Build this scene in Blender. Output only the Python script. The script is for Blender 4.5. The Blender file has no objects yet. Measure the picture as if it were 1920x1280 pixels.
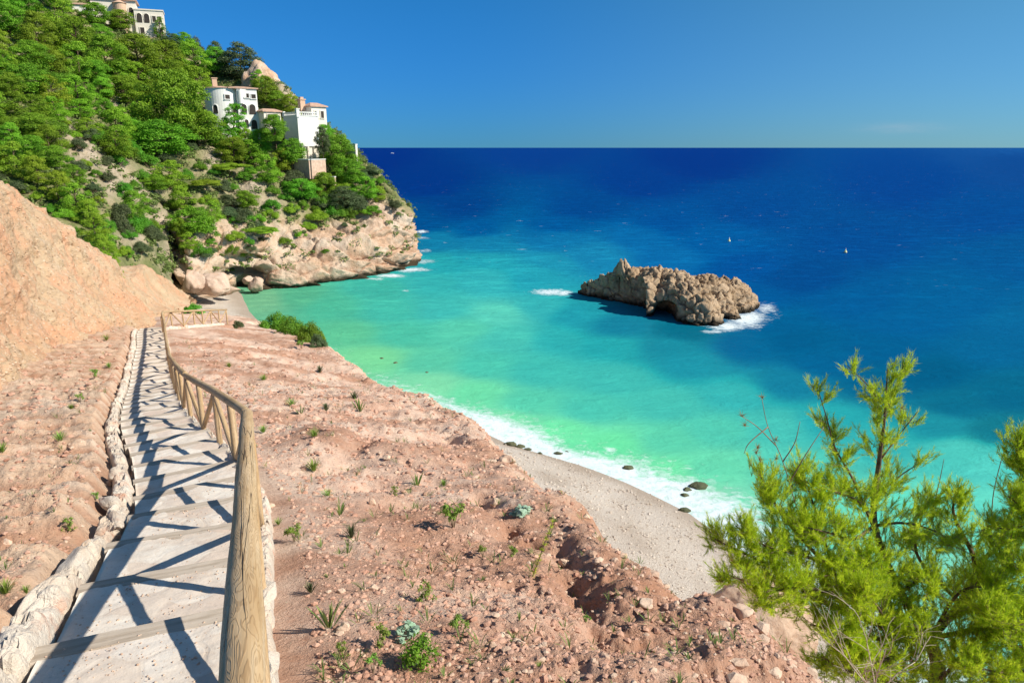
import bpy, math, random
import numpy as np
from mathutils import Vector
from mathutils.bvhtree import BVHTree

R = np.random.default_rng(7)
random.seed(7)
COL = bpy.context.scene.collection
SC = bpy.context.scene

# ------------------------------------------------------------------ camera model
FPX = 1333.3          # focal length in pixels of the 1920 px wide photograph
CAMZ = 20.0           # eye height over the sea
PIT = math.atan(363.0 / FPX)
CP, SP = math.cos(PIT), math.sin(PIT)

def P(u, v, d):
    """world point at photo pixel (u,v) whose distance ahead (world Y) is d"""
    dx = (u - 960.0) / FPX; dy = (640.0 - v) / FPX
    k = d / (CP + dy * SP)
    return np.array([dx * k, d, CAMZ + (-SP + dy * CP) * k])

def ray(u, v):
    dx = (u - 960.0) / FPX; dy = (640.0 - v) / FPX
    return np.array([dx, CP + dy * SP, -SP + dy * CP])

def proj(x, y, z):
    zz = z - CAMZ
    dep = y * CP - zz * SP
    up = y * SP + zz * CP
    return 960 + FPX * x / dep, 640 - FPX * up / dep, dep

# ------------------------------------------------------------------ numpy noise
def _h(ix, iy, iz, seed):
    with np.errstate(over='ignore'):
        h = (ix.astype(np.int64) * 374761393 + iy.astype(np.int64) * 668265263 + iz.astype(np.int64) * 2147483647 // 3 + seed * 1274126177)
        h = h & 0xFFFFFFFF
        h = ((h ^ (h >> 13)) * 1274126177) & 0xFFFFFFFF
        h = ((h ^ (h >> 16)) * 2246822519) & 0xFFFFFFFF
        h = h ^ (h >> 15)
    return (h & 0xFFFFFF) / float(0xFFFFFF)

def vnoise(p, seed=0):
    i = np.floor(p).astype(np.int64); fr = p - i
    w = fr * fr * fr * (fr * (fr * 6 - 15) + 10)
    out = 0
    for a in (0, 1):
        wa = w[:, 0] if a else 1 - w[:, 0]
        for b in (0, 1):
            wb = w[:, 1] if b else 1 - w[:, 1]
            for c in (0, 1):
                wc = w[:, 2] if c else 1 - w[:, 2]
                out = out + wa * wb * wc * _h(i[:, 0] + a, i[:, 1] + b, i[:, 2] + c, seed)
    return out * 2 - 1

def fbm(p, scale=1.0, octv=4, seed=0, gain=.5, lac=2.03):
    p = np.asarray(p, float) * scale
    s = 0; a = 1; n = 0
    for k in range(octv):
        s = s + a * vnoise(p + k * 17.3, seed + k * 31); n += a
        a *= gain; p = p * lac
    return s / n

def ridged(p, scale=1.0, octv=4, seed=0):
    p = np.asarray(p, float) * scale
    s = 0; a = 1; n = 0
    for k in range(octv):
        s = s + a * (1 - np.abs(vnoise(p + k * 11.7, seed + k * 13)) * 2); n += a
        a *= .5; p = p * 2.1
    return s / n

def worley(p, scale=1.0, seed=0):
    p = np.asarray(p, float) * scale
    i = np.floor(p).astype(np.int64)
    f1 = np.full(len(p), 9.0); f2 = np.full(len(p), 9.0); idr = np.zeros(len(p))
    for a in (-1, 0, 1):
        for b in (-1, 0, 1):
            for c in (-1, 0, 1):
                cx, cy, cz = i[:, 0] + a, i[:, 1] + b, i[:, 2] + c
                q = np.stack([cx + _h(cx, cy, cz, seed), cy + _h(cx, cy, cz, seed + 1), cz + _h(cx, cy, cz, seed + 2)], 1)
                d = np.sqrt(((q - p) ** 2).sum(1))
                r = _h(cx, cy, cz, seed + 3)
                m = d < f1
                f2 = np.where(m, f1, np.minimum(f2, d))
                idr = np.where(m, r, idr)
                f1 = np.where(m, d, f1)
    return f1, f2, idr

def xy0(x, y, z=0.0):
    return np.stack([x, y, np.zeros_like(x) + z], 1)

def sstep(a, b, x):
    t = np.clip((x - a) / (b - a), 0, 1)
    return t * t * (3 - 2 * t)

# ------------------------------------------------------------------ mesh helpers
def mk(name, V, F, mat=None, parent=None, smooth=True, attrs=None, matidx=None, loc=None):
    """one mesh object from numpy vertices and a list of face arrays"""
    me = mesh_data(name, V, F, mat, smooth, attrs, matidx)
    return link(name, me, parent, loc)

def mesh_data(name, V, F, mat=None, smooth=True, attrs=None, matidx=None):
    me = bpy.data.meshes.new(name)
    V = np.asarray(V, np.float32)
    if isinstance(F, np.ndarray): F = [F]
    F = [np.asarray(f, np.int32) for f in F if len(f)]
    nl = sum(f.size for f in F); nf = sum(len(f) for f in F)
    me.vertices.add(len(V)); me.vertices.foreach_set('co', V.ravel())
    me.loops.add(nl); me.polygons.add(nf)
    me.loops.foreach_set('vertex_index', np.concatenate([f.ravel() for f in F]))
    tot = np.concatenate([np.full(len(f), f.shape[1], np.int32) for f in F])
    st = np.concatenate([[0], np.cumsum(tot)[:-1]]).astype(np.int32)
    me.polygons.foreach_set('loop_start', st); me.polygons.foreach_set('loop_total', tot)
    me.polygons.foreach_set('use_smooth', np.full(nf, bool(smooth)))
    for m in (mat if isinstance(mat, (list, tuple)) else [mat]):
        if m: me.materials.append(m)
    if matidx is not None: me.polygons.foreach_set('material_index', np.asarray(matidx, np.int32))
    for k, (dom, arr) in (attrs or {}).items():
        arr = np.asarray(arr, np.float32)
        if arr.ndim == 1:
            a = me.attributes.new(k, 'FLOAT', dom); a.data.foreach_set('value', arr)
        else:
            a = me.attributes.new(k, 'FLOAT_VECTOR', dom); a.data.foreach_set('vector', arr.ravel())
    me.update(calc_edges=True); me.validate()
    return me

def link(name, me, parent=None, loc=None):
    o = bpy.data.objects.new(name, me); COL.objects.link(o)
    if parent: o.parent = parent
    if loc is not None: o.location = [float(c) for c in loc]
    return o

def tag(o, label, cat, group=None, kind=None):
    o['label'] = label
    if cat: o['category'] = cat
    if group: o['group'] = group
    if kind: o['kind'] = kind
    return o

def thing(name, label, cat, loc=(0, 0, 0), rz=0.0, group=None):
    o = bpy.data.objects.new(name, None); COL.objects.link(o)
    o.location = [float(c) for c in loc]; o.rotation_euler = (0, 0, rz)
    o.empty_display_size = .2
    return tag(o, label, cat, group)

def struct(o, label=None):
    o['kind'] = 'structure'
    if label: o['label'] = label
    return o

def gridF(nr, nc):
    a = (np.arange(nr - 1)[:, None] * nc + np.arange(nc - 1)[None, :]).ravel()
    return np.stack([a, a + 1, a + nc + 1, a + nc], 1)

class MB:
    """collects shapes into one mesh"""
    def __init__(s): s.V = []; s.F = {3: [], 4: []}; s.n = 0; s.A = []
    def add(s, V, F, wv=None):
        V = np.asarray(V, float)
        for f in (F if isinstance(F, list) else [F]):
            f = np.asarray(f, np.int64)
            if len(f): s.F[f.shape[1]].append(f + s.n)
        s.V.append(V); s.n += len(V)
        s.A.append(np.zeros((len(V), 3)) if wv is None else wv)
        return s
    def data(s):
        return np.concatenate(s.V), [np.concatenate(f) for f in (s.F[4], s.F[3]) if f], np.concatenate(s.A)
    def build(s, name, mat, parent=None, smooth=True, attrs=None, loc=None, wv=False):
        V, F, A = s.data()
        at = dict(attrs or {})
        if wv: at['wv'] = ('POINT', A)
        return mk(name, V, F, mat, parent, smooth, at, loc=loc)
    def box(s, c, size, rz=0.0, taper=1.0):
        x, y, z = np.array(size) / 2
        v = np.array([[-x, -y, -z], [x, -y, -z], [x, y, -z], [-x, y, -z], [-x * taper, -y * taper, z], [x * taper, -y * taper, z], [x * taper, y * taper, z], [-x * taper, y * taper, z]])
        ca, sa = math.cos(rz), math.sin(rz)
        v = v @ np.array([[ca, sa, 0], [-sa, ca, 0], [0, 0, 1]]) + np.array(c)
        return s.add(v, np.array([[0, 3, 2, 1], [4, 5, 6, 7], [0, 1, 5, 4], [1, 2, 6, 5], [2, 3, 7, 6], [3, 0, 4, 7]]))
    def tube(s, pts, rad, n=8, caps=True, jit=0.0, seed=0):
        V, F, W = tube(pts, rad, n, caps, jit, seed)
        return s.add(V, F, W)

def tube(pts, rad, n=8, caps=True, jit=0.0, seed=0):
    pts = np.asarray(pts, float); m = len(pts)
    rad = np.broadcast_to(np.asarray(rad, float), (m,))
    t = np.gradient(pts, axis=0); t /= np.linalg.norm(t, axis=1)[:, None] + 1e-9
    ref = np.array([0, 0, 1.0]) if abs(t[:, 2]).mean() < .8 else np.array([1.0, 0, 0])
    a = np.cross(t, ref); a /= np.linalg.norm(a, axis=1)[:, None] + 1e-9
    b = np.cross(a, t)
    ang = np.arange(n) / n * 2 * math.pi
    L = np.concatenate([[0], np.cumsum(np.linalg.norm(np.diff(pts, axis=0), axis=1))])
    ca, sa = np.cos(ang), np.sin(ang)
    ring = pts[:, None, :] + rad[:, None, None] * (a[:, None, :] * ca[None, :, None] + b[:, None, :] * sa[None, :, None])
    wv = np.stack([np.broadcast_to(ca * .06, (m, n)), np.broadcast_to(sa * .06, (m, n)), np.broadcast_to(L[:, None], (m, n))], 2).reshape(-1, 3).copy()
    wv[:, 0] += seed * 3.1; wv[:, 2] += seed * 7.7
    V = ring.reshape(-1, 3)
    if jit:
        nn = (ring - pts[:, None, :]).reshape(-1, 3); nn /= np.linalg.norm(nn, axis=1)[:, None] + 1e-9
        V = V + nn * (jit * fbm(wv * np.array([14, 14, 2.2]), 1, 3, seed))[:, None]
    i = np.arange(m - 1)[:, None] * n; j = np.arange(n)[None, :]; j2 = (j + 1) % n
    F = [np.stack([i + j, i + j2, i + n + j2, i + n + j], 2).reshape(-1, 4)]
    if caps:
        V = np.concatenate([V, pts[:1], pts[-1:]])
        c0, c1 = m * n, m * n + 1
        wv = np.concatenate([wv, wv[:1] * 0 + [seed * 3.1, 0, wv[0, 2]], wv[:1] * 0 + [seed * 3.1, 0, wv[-1, 2]]])
        jj = np.arange(n); k2 = (jj + 1) % n
        F.append(np.concatenate([np.stack([np.full(n, c0), k2, jj], 1), np.stack([np.full(n, c1), (m - 1) * n + jj, (m - 1) * n + k2], 1)]))
    return V, F, wv

def crom(pts, n):
    """Catmull-Rom resample of control points (m,k) to n samples (uniform in index)"""
    pts = np.asarray(pts, float); m = len(pts)
    t = np.linspace(0, m - 1, n); i = np.clip(np.floor(t).astype(int), 0, m - 2); f = (t - i)[:, None]
    g = lambda k: pts[np.clip(k, 0, m - 1)]
    p0, p1, p2, p3 = g(i - 1), g(i), g(i + 1), g(i + 2)
    p0 = np.where((i == 0)[:, None], 2 * p1 - p2, p0); p3 = np.where((i == m - 2)[:, None], 2 * p2 - p1, p3)
    return .5 * (2 * p1 + (p2 - p0) * f + (2 * p0 - 5 * p1 + 4 * p2 - p3) * f ** 2 + (3 * p1 - p0 - 3 * p2 + p3) * f ** 3)

def loft(ctrl, nr, nc):
    ctrl = np.asarray(ctrl, float)                   # (columns, rows, 3)
    a = np.stack([crom(ctrl[c], nr) for c in range(len(ctrl))])      # columns x nr
    b = np.stack([crom(a[:, r], nc) for r in range(nr)])             # nr x nc x 3
    return b

def grid_normals(G):
    du = np.gradient(G, axis=1); dv = np.gradient(G, axis=0)
    n = np.cross(du, dv); n /= np.linalg.norm(n, axis=2)[..., None] + 1e-9
    return n

_ico = {}
def ico(sub):
    if sub not in _ico:
        import bmesh
        bm = bmesh.new(); bmesh.ops.create_icosphere(bm, subdivisions=sub, radius=1)
        _ico[sub] = (np.array([v.co[:] for v in bm.verts]), np.array([[v.index for v in f.verts] for f in bm.faces]))
        bm.free()
    return _ico[sub]

def rock(sub, size, seed, rough=.35, facet=.5, rot=True):
    V, F = ico(sub); V = V.copy()
    rr = np.random.default_rng(seed)
    # cut the ball with random planes for flat facets
    for k in range(9):
        n = rr.normal(size=3); n /= np.linalg.norm(n); h = rr.uniform(.55, .9)
        d = V @ n - h
        V = V - np.where(d > 0, d * min(1, facet * 1.6), 0)[:, None] * n
    V = V * (1 + rough * fbm(V * 1.4 + seed * 5.3, 1, 4, seed))[:, None]
    V = V * np.asarray(size)
    return V, F

# ------------------------------------------------------------------ materials
MATS = {}
class NT:
    def __init__(s, name, rough=.9, spec=.25):
        m = bpy.data.materials.new(name); m.use_nodes = True
        s.m = m; s.t = m.node_tree; s.b = s.t.nodes['Principled BSDF']; s.out = s.t.nodes['Material Output']
        s.b.inputs['Roughness'].default_value = rough
        s.b.inputs['Specular IOR Level'].default_value = spec
        MATS[name] = m
    def n(s, typ, **kw):
        nd = s.t.nodes.new(typ)
        for k, v in kw.items(): setattr(nd, k, v)
        return nd
    def l(s, a, b): s.t.links.new(a, b)
    def pos(s, scale=(1, 1, 1), obj=False):
        tc = s.n('ShaderNodeTexCoord'); mp = s.n('ShaderNodeMapping')
        if obj: s.l(tc.outputs['Object'], mp.inputs['Vector'])
        else:
            g = s.n('ShaderNodeNewGeometry'); s.l(g.outputs['Position'], mp.inputs['Vector'])
        mp.inputs['Scale'].default_value = scale
        return mp.outputs['Vector']
    def noise(s, vec, scale, detail=5, rough=.55, dist=0.0):
        nd = s.n('ShaderNodeTexNoise'); s.l(vec, nd.inputs['Vector'])
        nd.inputs['Scale'].default_value = scale; nd.inputs['Detail'].default_value = detail
        nd.inputs['Roughness'].default_value = rough; nd.inputs['Distortion'].default_value = dist
        return nd.outputs['Fac']
    def voro(s, vec, scale, feature='F1', rand=1.0):
        nd = s.n('ShaderNodeTexVoronoi', feature=feature); s.l(vec, nd.inputs['Vector'])
        nd.inputs['Scale'].default_value = scale; nd.inputs['Randomness'].default_value = rand
        return nd
    def ramp(s, fac, stops, interp='LINEAR'):
        nd = s.n('ShaderNodeValToRGB'); s.l(fac, nd.inputs['Fac']); cr = nd.color_ramp; cr.interpolation = interp
        while len(cr.elements) < len(stops): cr.elements.new(.5)
        for e, (p, c) in zip(cr.elements, stops):
            e.position = p; e.color = (*c, 1) if len(c) == 3 else c
        return nd.outputs['Color']
    def rampf(s, fac, a, b, lo=0.0, hi=1.0):
        nd = s.n('ShaderNodeMapRange', clamp=True); s.l(fac, nd.inputs['Value'])
        for k, v in zip(('From Min', 'From Max', 'To Min', 'To Max'), (a, b, lo, hi)): nd.inputs[k].default_value = v
        return nd.outputs['Result']
    def mix(s, fac, a, b, mode='MIX'):
        nd = s.n('ShaderNodeMix', data_type='RGBA', blend_type=mode)
        for sock, val in ((nd.inputs['Factor'], fac), (nd.inputs[6], a), (nd.inputs[7], b)):
            if isinstance(val, (int, float)): sock.default_value = val
            elif isinstance(val, tuple): sock.default_value = (*val, 1)
            else: s.l(val, sock)
        return nd.outputs[2]
    def math(s, op, a, b=0.0, clamp=False):
        nd = s.n('ShaderNodeMath', operation=op, use_clamp=clamp)
        for sock, val in ((nd.inputs[0], a), (nd.inputs[1], b)):
            if isinstance(val, (int, float)): sock.default_value = val
            else: s.l(val, sock)
        return nd.outputs[0]
    def attr(s, name, out='Fac'):
        nd = s.n('ShaderNodeAttribute', attribute_name=name); return nd.outputs[out]
    def orand(s):
        return s.n('ShaderNodeObjectInfo').outputs['Random']
    def bump(s, h, strength=.5, dist=.02, prev=None):
        nd = s.n('ShaderNodeBump'); s.l(h, nd.inputs['Height'])
        nd.inputs['Strength'].default_value = strength; nd.inputs['Distance'].default_value = dist
        if prev is not None: s.l(prev, nd.inputs['Normal'])
        s.l(nd.outputs['Normal'], s.b.inputs['Normal'])
        return nd.outputs['Normal']
    def color(s, c):
        if isinstance(c, tuple): s.b.inputs['Base Color'].default_value = (*c, 1)
        else: s.l(c, s.b.inputs['Base Color'])
        return s

def srgb(r, g, b):
    c = np.array([r, g, b]) / 255.0
    return tuple(float(x) for x in np.where(c <= .04045, c / 12.92, ((c + .055) / 1.055) ** 2.4))

def m_earth(name, dark, mid, light, stone, stony=.5, damp=(.42, .21, .13)):
    t = NT(name, .95, .1); p = t.pos()
    big = t.noise(p, .45, 5, .6)
    c = t.ramp(big, [(.3, dark), (.48, mid), (.66, light)])
    md = t.noise(p, 3.2, 7, .65)
    c = t.mix(t.rampf(md, .42, .66, 0, .75), c, light)
    c = t.mix(t.rampf(t.noise(p, 1.3, 4), .55, .72, 0, .5), c, dark)
    c = t.mix(t.rampf(t.noise(p, .8, 6, .7, .6), .5, .64, 0, .6), c, (.74, .58, .47))
    fine = t.noise(p, 26, 5, .7)
    c = t.mix(t.rampf(fine, .35, .7, 0, .35), c, stone)
    c = t.mix(t.rampf(t.noise(p, 11, 5, .8), .56, .68, 0, .55), c, dark)
    c = t.mix(t.rampf(t.noise(p, 7, 5, .8, .5), .58, .68, 0, .5), c, stone)
    v = t.voro(p, 34); st = t.ramp(v.outputs['Color'], [(.0, (0, 0, 0)), (1, (1, 1, 1))])
    m1 = t.math('MULTIPLY', t.rampf(v.outputs['Distance'], .3, .18), t.rampf(st, 1 - stony * .6, 1 - stony * .6 + .02))
    c = t.mix(m1, c, t.mix(st, stone, light))
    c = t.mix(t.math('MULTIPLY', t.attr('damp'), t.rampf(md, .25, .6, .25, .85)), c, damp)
    t.color(c)
    h = t.math('ADD', t.math('MULTIPLY', fine, .7), t.math('MULTIPLY', m1, .6))
    h = t.math('ADD', h, t.math('MULTIPLY', md, 1.2))
    h = t.math('ADD', h, t.math('MULTIPLY', t.noise(p, 9, 6, .75), 1.2))
    h = t.math('ADD', h, t.math('MULTIPLY', t.noise(p, 48, 4, .7), .5))
    t.bump(h, .8, .05)
    return t.m

m_earth('red_earth', (.45, .23, .155), (.64, .41, .305), (.71, .525, .415), (.76, .62, .51), .5)
m_earth('terrace_earth', (.42, .23, .14), (.58, .38, .26), (.65, .48, .35), (.70, .57, .45), .35)

t = NT('bank_earth', .95, .1); p = t.pos()
c = t.ramp(t.noise(p, .16, 6, .62), [(.3, (.54, .31, .185)), (.45, (.52, .36, .23)), (.58, (.55, .41, .27)), (.72, (.60, .36, .25))])
ps = t.pos((1.6, 1.6, .35))
c = t.mix(t.rampf(t.noise(ps, .8, 6, .65), .5, .72, 0, .7), c, (.48, .37, .27))
c = t.mix(t.rampf(t.noise(p, .55, 7, .72), .46, .60, 0, .8), c, (.62, .33, .20))
c = t.mix(t.rampf(t.noise(p, 2.1, 7, .75), .54, .68, 0, .6), c, (.29, .18, .09))
c = t.mix(t.rampf(t.noise(p, 4.1, 6, .75), .56, .68, 0, .6), c, (.68, .55, .43))
c = t.mix(t.rampf(t.noise(p, 5.5, 4, .7), .68, .76, 0, .65), c, (.3, .2, .1))
vd = t.voro(p, 1.6); c = t.mix(t.math('MULTIPLY', t.rampf(vd.outputs['Distance'], .16, .07), .8), c, (.22, .13, .07))
vd2 = t.voro(p, 3.3); c = t.mix(t.math('MULTIPLY', t.rampf(vd2.outputs['Distance'], .2, .1), .5), c, (.68, .57, .46))
t.color(c); t.bump(t.math('ADD', t.math('MULTIPLY', t.noise(p, 6, 4, .6), .8), t.noise(p, 16, 4, .7)), .8, .10)

t = NT('shingle', .9, .2); p = t.pos()
v = t.voro(p, 24); c = t.ramp(v.outputs['Color'], [(0, (.40, .32, .26)), (.5, (.60, .52, .44)), (1, (.74, .68, .62))])
c = t.mix(t.rampf(t.noise(p, .35, 4), .4, .65, 0, .6), c, (.62, .56, .50))
ws = t.attr('wet'); c = t.mix(t.math('MULTIPLY', ws, .55), c, (.25, .17, .11))
t.color(c); t.bump(t.math('ADD', t.math('MULTIPLY', v.outputs['Distance'], -.5), t.noise(p, 3, 8, .75)), .8, .08)

def m_rock(name, cols, scale=.25, low=None, bscale=1.0, bdist=.35):
    t = NT(name, .92, .15); p = t.pos()
    c = t.ramp(t.noise(p, scale, 8, .65, .6), [(.28, cols[0]), (.42, cols[1]), (.56, cols[2]), (.72, cols[3])])
    c = t.mix(t.rampf(t.noise(p, scale * 5, 7, .7), .52, .72, 0, .7), c, cols[2])
    c = t.mix(t.rampf(t.noise(p, scale * 14, 4, .7), .6, .72, 0, .6), c, cols[0])
    if low:
        g = t.n('ShaderNodeNewGeometry'); sx = t.n('ShaderNodeSeparateXYZ'); t.l(g.outputs['Position'], sx.inputs[0])
        zz = t.math('ADD', sx.outputs['Z'], t.math('MULTIPLY', t.noise(p, .6, 4), -1.6))
        c = t.mix(t.rampf(zz, -.55, .15, 1, 0), c, low)
    t.color(c)
    h = t.math('ADD', t.noise(p, 1.1 * bscale, 9, .68), t.math('MULTIPLY', t.noise(p, 5 * bscale, 5, .7), .4))
    t.bump(h, .9, bdist)
    return t.m
m_rock('cliff_rock', [(.30, .19, .12), (.55, .36, .24), (.62, .47, .36), (.50, .43, .36)], .2, (.07, .05, .03))
m_rock('island_rock', [(.13, .09, .05), (.36, .25, .155), (.50, .37, .25), (.28, .21, .13)], .45, (.035, .028, .02), 1.6, .3)
m_rock('boulder_rock', [(.33, .22, .15), (.55, .38, .28), (.6, .45, .36), (.5, .36, .28)], .5, (.10, .08, .05), 2, .15)
m_rock('shallow_rock', [(.13, .115, .06), (.30, .26, .14), (.44, .38, .23), (.24, .2, .11)], 1.1, (.11, .12, .07), 2, .1)
m_rock('loose_stone', [(.42, .26, .18), (.55, .37, .27), (.63, .48, .37), (.57, .35, .26)], 2.4, None, 8, .02)
m_rock('beach_pebble', [(.24, .18, .13), (.48, .40, .33), (.62, .55, .48), (.40, .32, .26)], .9, None, 8, .02)
m_rock('bank_stone', [(.30, .19, .11), (.46, .31, .2), (.58, .46, .34), (.48, .28, .18)], 1.4, None, 8, .02)
m_rock('clod', [(.34, .16, .1), (.50, .28, .2), (.57, .36, .27), (.48, .25, .17)], 2.4, None, 8, .02)

t = NT('border_stone', .9, .2); p = t.pos()
c = t.ramp(t.noise(p, 1.6, 6, .6), [(.3, (.54, .38, .28)), (.45, (.66, .56, .46)), (.62, (.70, .63, .55)), (.75, (.58, .42, .32))])
c = t.mix(t.rampf(t.noise(p, 2.3, 5, .6), .56, .68, 0, .85), c, (.58, .30, .20))
c = t.mix(t.rampf(t.noise(p, 18, 4, .7), .55, .75, 0, .4), c, (.5, .42, .36))
t.color(c); t.bump(t.math('ADD', t.noise(p, 9, 8, .7), t.noise(p, 40, 4, .7)), .8, .035)

t = NT('crazy_paving', .85, .2); p = t.pos((1, 1, .15))
pw = t.n('ShaderNodeVectorMath', operation='ADD'); nz = t.n('ShaderNodeTexNoise'); t.l(p, nz.inputs['Vector']); nz.inputs['Scale'].default_value = 2.2
t.l(p, pw.inputs[0]); sc = t.n('ShaderNodeVectorMath', operation='SCALE'); t.l(nz.outputs['Color'], sc.inputs[0]); sc.inputs['Scale'].default_value = .28; t.l(sc.outputs[0], pw.inputs[1])
v1 = t.voro(pw.outputs[0], 3.0); ve = t.voro(pw.outputs[0], 3.0, 'DISTANCE_TO_EDGE')
c = t.ramp(v1.outputs['Color'], [(0, (.60, .47, .39)), (.3, (.68, .60, .52)), (.6, (.76, .71, .64)), (1, (.66, .53, .45))])
c = t.mix(t.rampf(t.noise(p, 5, 6, .65), .45, .7, 0, .45), c, (.62, .5, .42))
jt = t.math('MULTIPLY', t.rampf(ve.outputs['Distance'], .03, .07, 1, 0), t.rampf(t.noise(p, 1.1, 3), .4, .6, .15, 1))
c = t.mix(t.math('MULTIPLY', jt, .4), c, (.58, .49, .41))
c = t.mix(t.rampf(t.noise(p, 1.5, 6, .7), .5, .66, 0, .6), c, (.58, .46, .36))
c = t.mix(t.rampf(t.noise(p, 38, 4, .75), .55, .7, 0, .5), c, (.46, .37, .29))
t.color(c)
t.bump(t.math('ADD', t.math('MULTIPLY', jt, -.22), t.math('MULTIPLY', t.noise(p, 26, 5, .7), .6)), .7, .012)

t = NT('weathered_timber', .9, .15); p = t.pos(obj=True, scale=(2.2, 22, 22))
c = t.ramp(t.noise(p, 1.0, 6, .65), [(.3, (.30, .24, .185)), (.5, (.45, .38, .31)), (.7, (.54, .47, .4))])
t.color(c); t.bump(t.noise(p, 1.3, 6, .7), .6, .01)

t = NT('pine_log', .72, .25)
wv = t.attr('wv', 'Vector')
mp = t.n('ShaderNodeMapping'); t.l(wv, mp.inputs['Vector']); mp.inputs['Scale'].default_value = (22, 22, 2.3)
n1 = t.noise(mp.outputs[0], 1.0, 2.5, .45, .3)
sn = t.math('SINE', t.math('MULTIPLY', n1, 95.0))
line = t.rampf(sn, .15, 1.0)
c = t.ramp(t.noise(mp.outputs[0], .5, 3), [(.3, (.40, .255, .125)), (.5, (.52, .36, .20)), (.7, (.57, .42, .26))])
c = t.mix(t.math('MULTIPLY', line, .42), c, (.25, .135, .055))
mp2 = t.n('ShaderNodeMapping'); t.l(wv, mp2.inputs['Vector']); mp2.inputs['Scale'].default_value = (60, 60, 1.2)
fib = t.noise(mp2.outputs[0], 1.0, 4, .6)
c = t.mix(t.rampf(fib, .5, .75, 0, .5), c, (.58, .49, .36))
mp3 = t.n('ShaderNodeMapping'); t.l(wv, mp3.inputs['Vector']); mp3.inputs['Scale'].default_value = (26, 26, .55)
cr = t.noise(mp3.outputs[0], 1.0, 2, .4)
crack = t.math('MULTIPLY', t.rampf(t.math('ABSOLUTE', t.math('SUBTRACT', cr, .5)), .018, .0), t.rampf(t.noise(mp3.outputs[0], .3, 2), .46, .52))
c = t.mix(crack, c, (.05, .028, .014))
t.color(c)
t.bump(t.math('ADD', t.math('MULTIPLY', crack, -2.0), t.math('ADD', t.math('MULTIPLY', line, -.25), t.math('MULTIPLY', fib, .4))), .6, .006)

def m_leaf(name, dark, light, trans=.35, rough=.6, var=.3):
    t = NT(name, rough, .25)
    tone = t.attr('tone'); o = t.orand()
    c = t.mix(tone, dark, light)
    hs = t.n('ShaderNodeHueSaturation'); t.l(c, hs.inputs['Color'])
    t.l(t.math('ADD', .5 - .035 * var / .3, t.math('MULTIPLY', o, .06 * var / .3)), hs.inputs['Hue'])
    t.l(t.math('ADD', 1 - var * .6, t.math('MULTIPLY', o, var * 1.2)), hs.inputs['Value'])
    t.color(hs.outputs['Color'])
    tr = t.n('ShaderNodeBsdfTranslucent'); t.l(hs.outputs['Color'], tr.inputs['Color'])
    mx = t.n('ShaderNodeMixShader'); mx.inputs[0].default_value = trans
    t.l(t.b.outputs[0], mx.inputs[1]); t.l(tr.outputs[0], mx.inputs[2]); t.l(mx.outputs[0], t.out.inputs['Surface'])
    return t.m
m_leaf('pine_leaf', (.07, .195, .010), (.33, .60, .05), .46)
m_leaf('bright_pine_leaf', (.12, .27, .012), (.42, .68, .06), .45)
m_leaf('shrub_leaf', (.06, .19, .015), (.24, .50, .045), .45)
m_leaf('grey_leaf', (.06, .10, .04), (.17, .23, .10))
m_leaf('scrub_leaf', (.10, .15, .04), (.28, .36, .11), .4, .8, .1)
m_leaf('needle', (.24, .42, .010), (.80, .92, .06), .5, .5, .0)
m_leaf('dry_needle', (.28, .16, .05), (.45, .3, .1), .3, .6, .0)
m_leaf('spike_leaf', (.14, .24, .06), (.36, .48, .14), .35, .5, .15)
m_leaf('tuft_leaf', (.12, .22, .03), (.30, .46, .08), .3, .6, .25)
m_leaf('glaucous_leaf', (.25, .42, .28), (.48, .62, .48), .2, .6, .1)
t = NT('bark', .95, .1); p = t.pos(obj=True); t.color(t.ramp(t.noise(p, 9, 6, .7), [(.3, (.07, .045, .03)), (.7, (.22, .16, .11))])); t.bump(t.noise(p, 20, 5), .6, .02)
t = NT('twig', .95, .1); p = t.pos(obj=True); t.color(t.ramp(t.noise(p, 9, 6, .7), [(.3, (.16, .11, .07)), (.7, (.36, .28, .2))]))
t = NT('dry_twig', .95, .1); t.color((.5, .42, .33))

def m_plain(name, col, var=.08, scale=1.5, rough=.85, stain=None):
    t = NT(name, rough, .2); p = t.pos()
    d = tuple(x * (1 - var * 1.6) for x in col); l = tuple(min(.9, x * (1 + var * .6)) for x in col)
    c = t.ramp(t.noise(p, scale, 6, .65), [(.3, d), (.7, l)])
    if stain: c = t.mix(t.rampf(t.noise(t.pos((1, 1, .25)), .9, 5, .7), .55, .75, 0, .5), c, stain)
    t.color(c); t.bump(t.noise(p, 8, 5), .25, .03)
    return t.m
m_plain('white_render', (.80, .79, .76), .06, .8, .8, (.66, .6, .52))
m_plain('cream_render', (.78, .72, .62), .08, .6)
m_plain('pink_render', (.62, .42, .3), .1, .8)
m_plain('pink_stone_wall', (.62, .44, .34), .2, 2.0)
m_plain('terracotta', (.60, .39, .29), .25, 2.5)
m_plain('shutter', (.06, .05, .045), .2, 2)
m_plain('dark_glass', (.03, .04, .05), .1, 2, .15)
m_plain('buoy_yellow', (.80, .80, .42), .05, 2, .4)
m_plain('boat_white', (.82, .82, .82), .03, 2, .4)

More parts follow.
